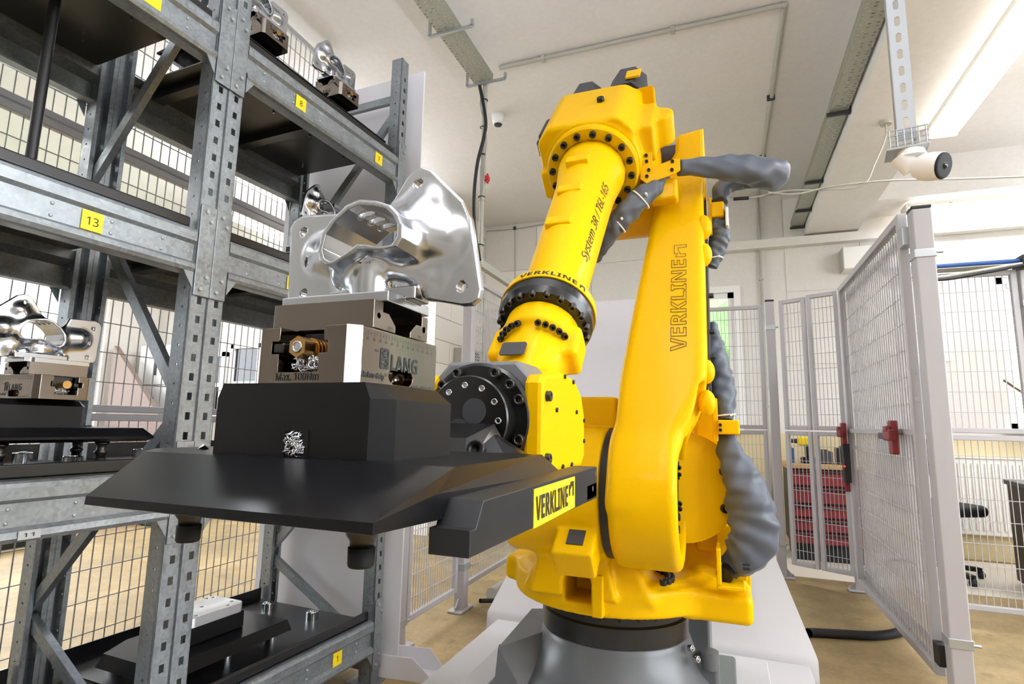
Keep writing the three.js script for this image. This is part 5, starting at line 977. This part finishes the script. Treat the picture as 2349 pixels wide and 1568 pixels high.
{ // red tool cabinet
  const x0 = 0.46, x1 = 0.97, z = -5.0, t = thing('tool_cabinet', 'red tool cabinet with drawers and wooden top behind the fence', 'cabinet', [0, 0, z]);
  part('carcass', [rspan(x0, x1, 0.12, 0.70, -0.45, -0.02, 0.006)], M.black, t); part('plinth', [span(x0 + 0.02, x1 - 0.02, 0, 0.12, -0.43, -0.05)], M.black, t);
  let y = 0.69; for (const h of [0.13, 0.13, 0.10, 0.10, 0.09]) { const d = part('drawer', [rspan(x0 + 0.015, x1 - 0.02, y - h + 0.012, y, -0.03, 0.0, 0.006)], M.cabinetRed, t); part('handle', [rspan(x0 + 0.04, x1 - 0.05, y - 0.022, y - 0.008, 0, 0.014, 0.004)], M.black, d); y -= h + 0.004; }
  part('worktop', [rspan(x0 - 0.02, x1 + 0.02, 0.70, 0.735, -0.47, 0.02, 0.006)], M.wood, t);
  const dr = thing('power_drill', 'yellow and black cordless drill standing on the red tool cabinet', 'drill', [0.62, 0.735, z - 0.12], -0.3);
  part('battery', [rspan(-0.05, 0.05, 0, 0.05, -0.035, 0.035, 0.008)], M.black, dr); part('grip', [rspan(-0.02, 0.03, 0.05, 0.15, -0.02, 0.02, 0.01)], M.black, dr); part('motor_body', [rspan(-0.07, 0.09, 0.14, 0.21, -0.032, 0.032, 0.02)], M.label, dr); part('chuck', [rod(V(-0.07, 0.175, 0), V(-0.14, 0.175, 0), 0.02, 12, 0.014)], M.darkPlastic, dr); 
  for (const [x, w, h, m, l] of [[0.50, 0.05, 0.12, M.blueCable, 'blue tool case'], [0.75, 0.1, 0.10, M.darkPlastic, 'grey parts bin'], [0.88, 0.1, 0.13, M.black, 'black tool box']]) solo('tool_box', [rbox(w, h, 0.14, 0.01, x, 0.735 + h / 2, z - 0.2), rbox(w * 0.5, 0.012, 0.03, 0.004, x, 0.741 + h, z - 0.2)], m, l + ' on the red tool cabinet', 'box');
}
{ // chair and table beyond the far fence
  const t = thing('office_chair', 'black curved office chair behind the far mesh fence', 'chair', [1.36, 0, -4.92], 0.5);
  const back = sdfMesh((x, y, z) => sdExt(sdBox(x, y, 0, 0, 0.78, 0, 0.22, 0.27, 1, 0.12), z + 0.22 + 0.35 * x * x - (y - 0.6) * 0.15, -0.025, 0.025, 0.02) * 0.8, [-0.26, 0.46, -0.4], [0.26, 1.1, 0.05], 0.014);
  part('backrest', [back], M.rubber, t); part('seat', [rbox(0.48, 0.08, 0.46, 0.035, 0, 0.47, 0)], M.rubber, t); part('gas_column', [cyl(0.03, 0.03, 0.36, 14).translate(0, 0.08, 0)], M.darkPlastic, t);
  for (let i = 0; i < 5; i++) { const a = i * PI * 0.4; part('star_leg', [bar(V(0, 0.09, 0), V(Math.sin(a) * 0.28, 0.06, Math.cos(a) * 0.28), 0.04, 0.03)], M.black, t); part('castor', [new THREE.SphereGeometry(0.028, 12, 8).translate(Math.sin(a) * 0.28, 0.028, Math.cos(a) * 0.28)], M.black, t); }
  const b = thing('dark_cabinet', 'dark brown low cabinet near the office chair', 'cabinet', [2.08, 0, -4.62], -0.1); part('body', [rspan(-0.3, 0.3, 0.03, 0.66, -0.25, 0.25, 0.008)], S({ color: 0x3a2c22, roughness: 0.55 }), b); part('top', [rspan(-0.32, 0.32, 0.66, 0.69, -0.27, 0.27, 0.006)], M.black, b); for (const x of [-0.15, 0.15]) part('door', [rspan(x - 0.14, x + 0.14, 0.06, 0.63, 0.25, 0.262, 0.004)], S({ color: 0x42332a, roughness: 0.5 }), b);
  const r = thing('radiator', 'cream panel radiator below the blind window', 'radiator', [0, 0, ZB + 0.06]); part('panel', [rspan(1.55, 3.1, 0.2, 0.80, -0.02, 0.02, 0.01)], M.tile, r); for (let x = 1.58; x < 3.08; x += 0.045) part('fin', [rspan(x, x + 0.025, 0.24, 0.76, 0.02, 0.032, 0.004)], M.tile, r); part('top_grille', [span(1.55, 3.1, 0.80, 0.812, -0.05, 0.04)], M.tile2, r); for (const x of [1.7, 2.9]) part('bracket', [span(x, x + 0.03, 0, 0.2, -0.03, 0.03)], M.tile, r);
  const w = thing('wall_box', 'white distribution box high on the back wall above the gate', 'box', [1.22, 2.52, ZB + 0.09]); part('case', [rbox(0.36, 0.2, 0.16, 0.008)], M.whitePlastic, w); part('edge', [rspan(-0.185, -0.175, -0.1, 0.1, -0.08, 0.082, 0.002)], M.conduit, w);
  solo('twisted_rope', [rod(V(2.08, 1.42, ZB + 0.2), V(2.52, 1.02, ZB + 0.2), 0.009, 8)], S({ color: 0x6a5230, roughness: 0.8 }), 'twisted brown rope slanting before the blind window', 'rope');
  const ck = thing('clamp_rail', 'short dark clamp rail on the far fence middle rail', 'rail', [1.62, 0.995, -3.665]); part('bar', [rspan(-0.02, 0.3, -0.03, -0.015, 0, 0.02, 0.003), rspan(-0.02, 0.3, 0.02, 0.035, 0, 0.02, 0.003), rspan(-0.02, 0.0, -0.03, 0.035, 0, 0.025, 0.003)], M.darkPlastic, ck);
}
// floor patch of dark mat at the gate
solo('floor_mat', [poly([[0, 0], [0.55, 0.05], [0.6, -0.28], [0.22, -0.3], [0.18, -0.2]], 0.004).rotateX(-PI / 2).translate(1.02, 0.001, -2.9)], M.darkPlastic, 'dark torn floor mat beside the gate post', 'mat');
// pale floor strip beyond the fence
solo('floor_strip', [span(-0.4, 4.1, 0, 0.003, -5.6, -4.48)], M.paleFloor, 'pale floor strip along the back wall', 'floor strip');
{ // beyond the mesh on the rack side
  const t = thing('casement_window', 'white casement window with dark panes in the plaster wall beyond the mesh', 'window', [0, 0, PZ + 0.02]);
  for (const [x0, x1, y0, y1] of [[-5.45, -5.05, 1.0, 1.72], [-4.98, -4.55, 0.95, 1.80]]) { part('frame', [span(x0, x1, y0, y0 + 0.05, 0, 0.05), span(x0, x1, y1 - 0.05, y1, 0, 0.05), span(x0, x0 + 0.05, y0, y1, 0, 0.05), span(x1 - 0.05, x1, y0, y1, 0, 0.05), span(x0, x1, (y0 + y1) / 2 - 0.02, (y0 + y1) / 2 + 0.02, 0, 0.045)], M.whitePlastic, t); part('pane', [span(x0 + 0.05, x1 - 0.05, y0 + 0.05, y1 - 0.05, 0.01, 0.02)], M.darkGlass, t); }
  const a = thing('wall_vent', 'pale grey louvred vent unit on the slab wall beyond the cable post', 'vent', [PX + 0.05, 1.55, -5.2], PI / 2); part('case', [rbox(0.42, 0.40, 0.1, 0.008)], M.conduit, a); for (let y = -0.16; y < 0.17; y += 0.03) part('louvre', [box(0.36, 0.008, 0.02, 0, y, 0.055)], M.darkPlastic, a);
  const s = thing('stair_side', 'brown boarded stair side with sloping edge beyond the mesh', 'stairs', [-5.2, 0, -4.1]); part('board', [poly([[-0.9, 0], [-0.05, 0], [-0.05, 0.95], [-0.9, 1.75]], 0.06, 0.004)], S({ color: 0x7d6a60, roughness: 0.7 }), s);
  const cb = thing('window_stand_in', 'white panelled box standing in for a bright window beyond the mesh', 'cabinet', [-5.75, 0, -4.42]); part('body', [rspan(-0.3, 0.28, 0, 1.78, -0.1, 0.12, 0.006)], M.whitePlastic, cb); for (const y of [0.15, 0.55, 0.95, 1.35]) { const d = part('door', [rspan(-0.28, 0.26, y, y + 0.36, 0.12, 0.132, 0.003)], M.whitePlastic, cb); part('handle', [rspan(-0.02, 0.0, y + 0.1, y + 0.26, 0.132, 0.145, 0.002)], M.darkPlastic, d); }  // white box built in place of a bright window
  solo('red_case', [rbox(0.5, 0.16, 0.25, 0.03, -5.5, 0.085, -3.85), rbox(0.16, 0.02, 0.03, 0.006, -5.5, 0.175, -3.85)], M.redBright, 'red case on the floor beyond the mesh', 'case');
  solo('green_case', [rbox(0.3, 0.12, 0.25, 0.02, -5.0, 0.062, -3.95), rbox(0.1, 0.02, 0.03, 0.006, -5.0, 0.132, -3.95)], S({ color: 0x23442f, roughness: 0.5 }), 'dark green case on the floor beyond the mesh', 'case');
  const p = thing('low_bench', 'dark low bench on the floor beyond the mesh', 'bench', [-5.5, 0, -2.7]); part('board', [rspan(-0.5, 0.5, 0.16, 0.2, -0.25, 0.25, 0.006)], M.darkPlastic, p); for (const x of [-0.42, 0.42]) part('leg', [span(x - 0.03, x + 0.03, 0, 0.16, -0.2, 0.2)], M.black, p);
}
// unseen machine added behind the viewer to tone steel reflections and frontal fill
{
  const t = thing('added_machine', 'pale grey machine enclosure added out of view to shape reflections', 'machine', [-0.7, 0, 1.05]), mc = S({ color: 0xc9c4bc, roughness: 0.6 });
  part('enclosure', [rspan(-1.8, 1.7, 0.05, 2.25, 0.05, 1.7, 0.03)], mc, t); part('plinth', [span(-1.7, 1.6, 0, 0.05, 0.1, 1.6)], M.black, t);
  for (const x of [-0.62, 0.62]) { const d = part('sliding_door', [rspan(x - 0.6, x + 0.6, 0.5, 2.05, 0.0, 0.05, 0.01)], S({ color: 0xb8b2aa, roughness: 0.55 }), t); part('door_window', [rspan(x - 0.35, x + 0.35, 1.1, 1.8, -0.006, 0.001, 0.004)], S({ color: 0x9a958e, roughness: 0.3 }), d); part('handle', [rspan(x - Math.sign(x) * 0.54 - 0.02, x - Math.sign(x) * 0.54 + 0.02, 1.0, 1.4, -0.05, 0.001, 0.01)], M.zincPlain, d); }
}
scene.traverse((o) => { if (o.isMesh) { o.castShadow = true; o.receiveShadow = true; } });
renderer.render(scene, camera);
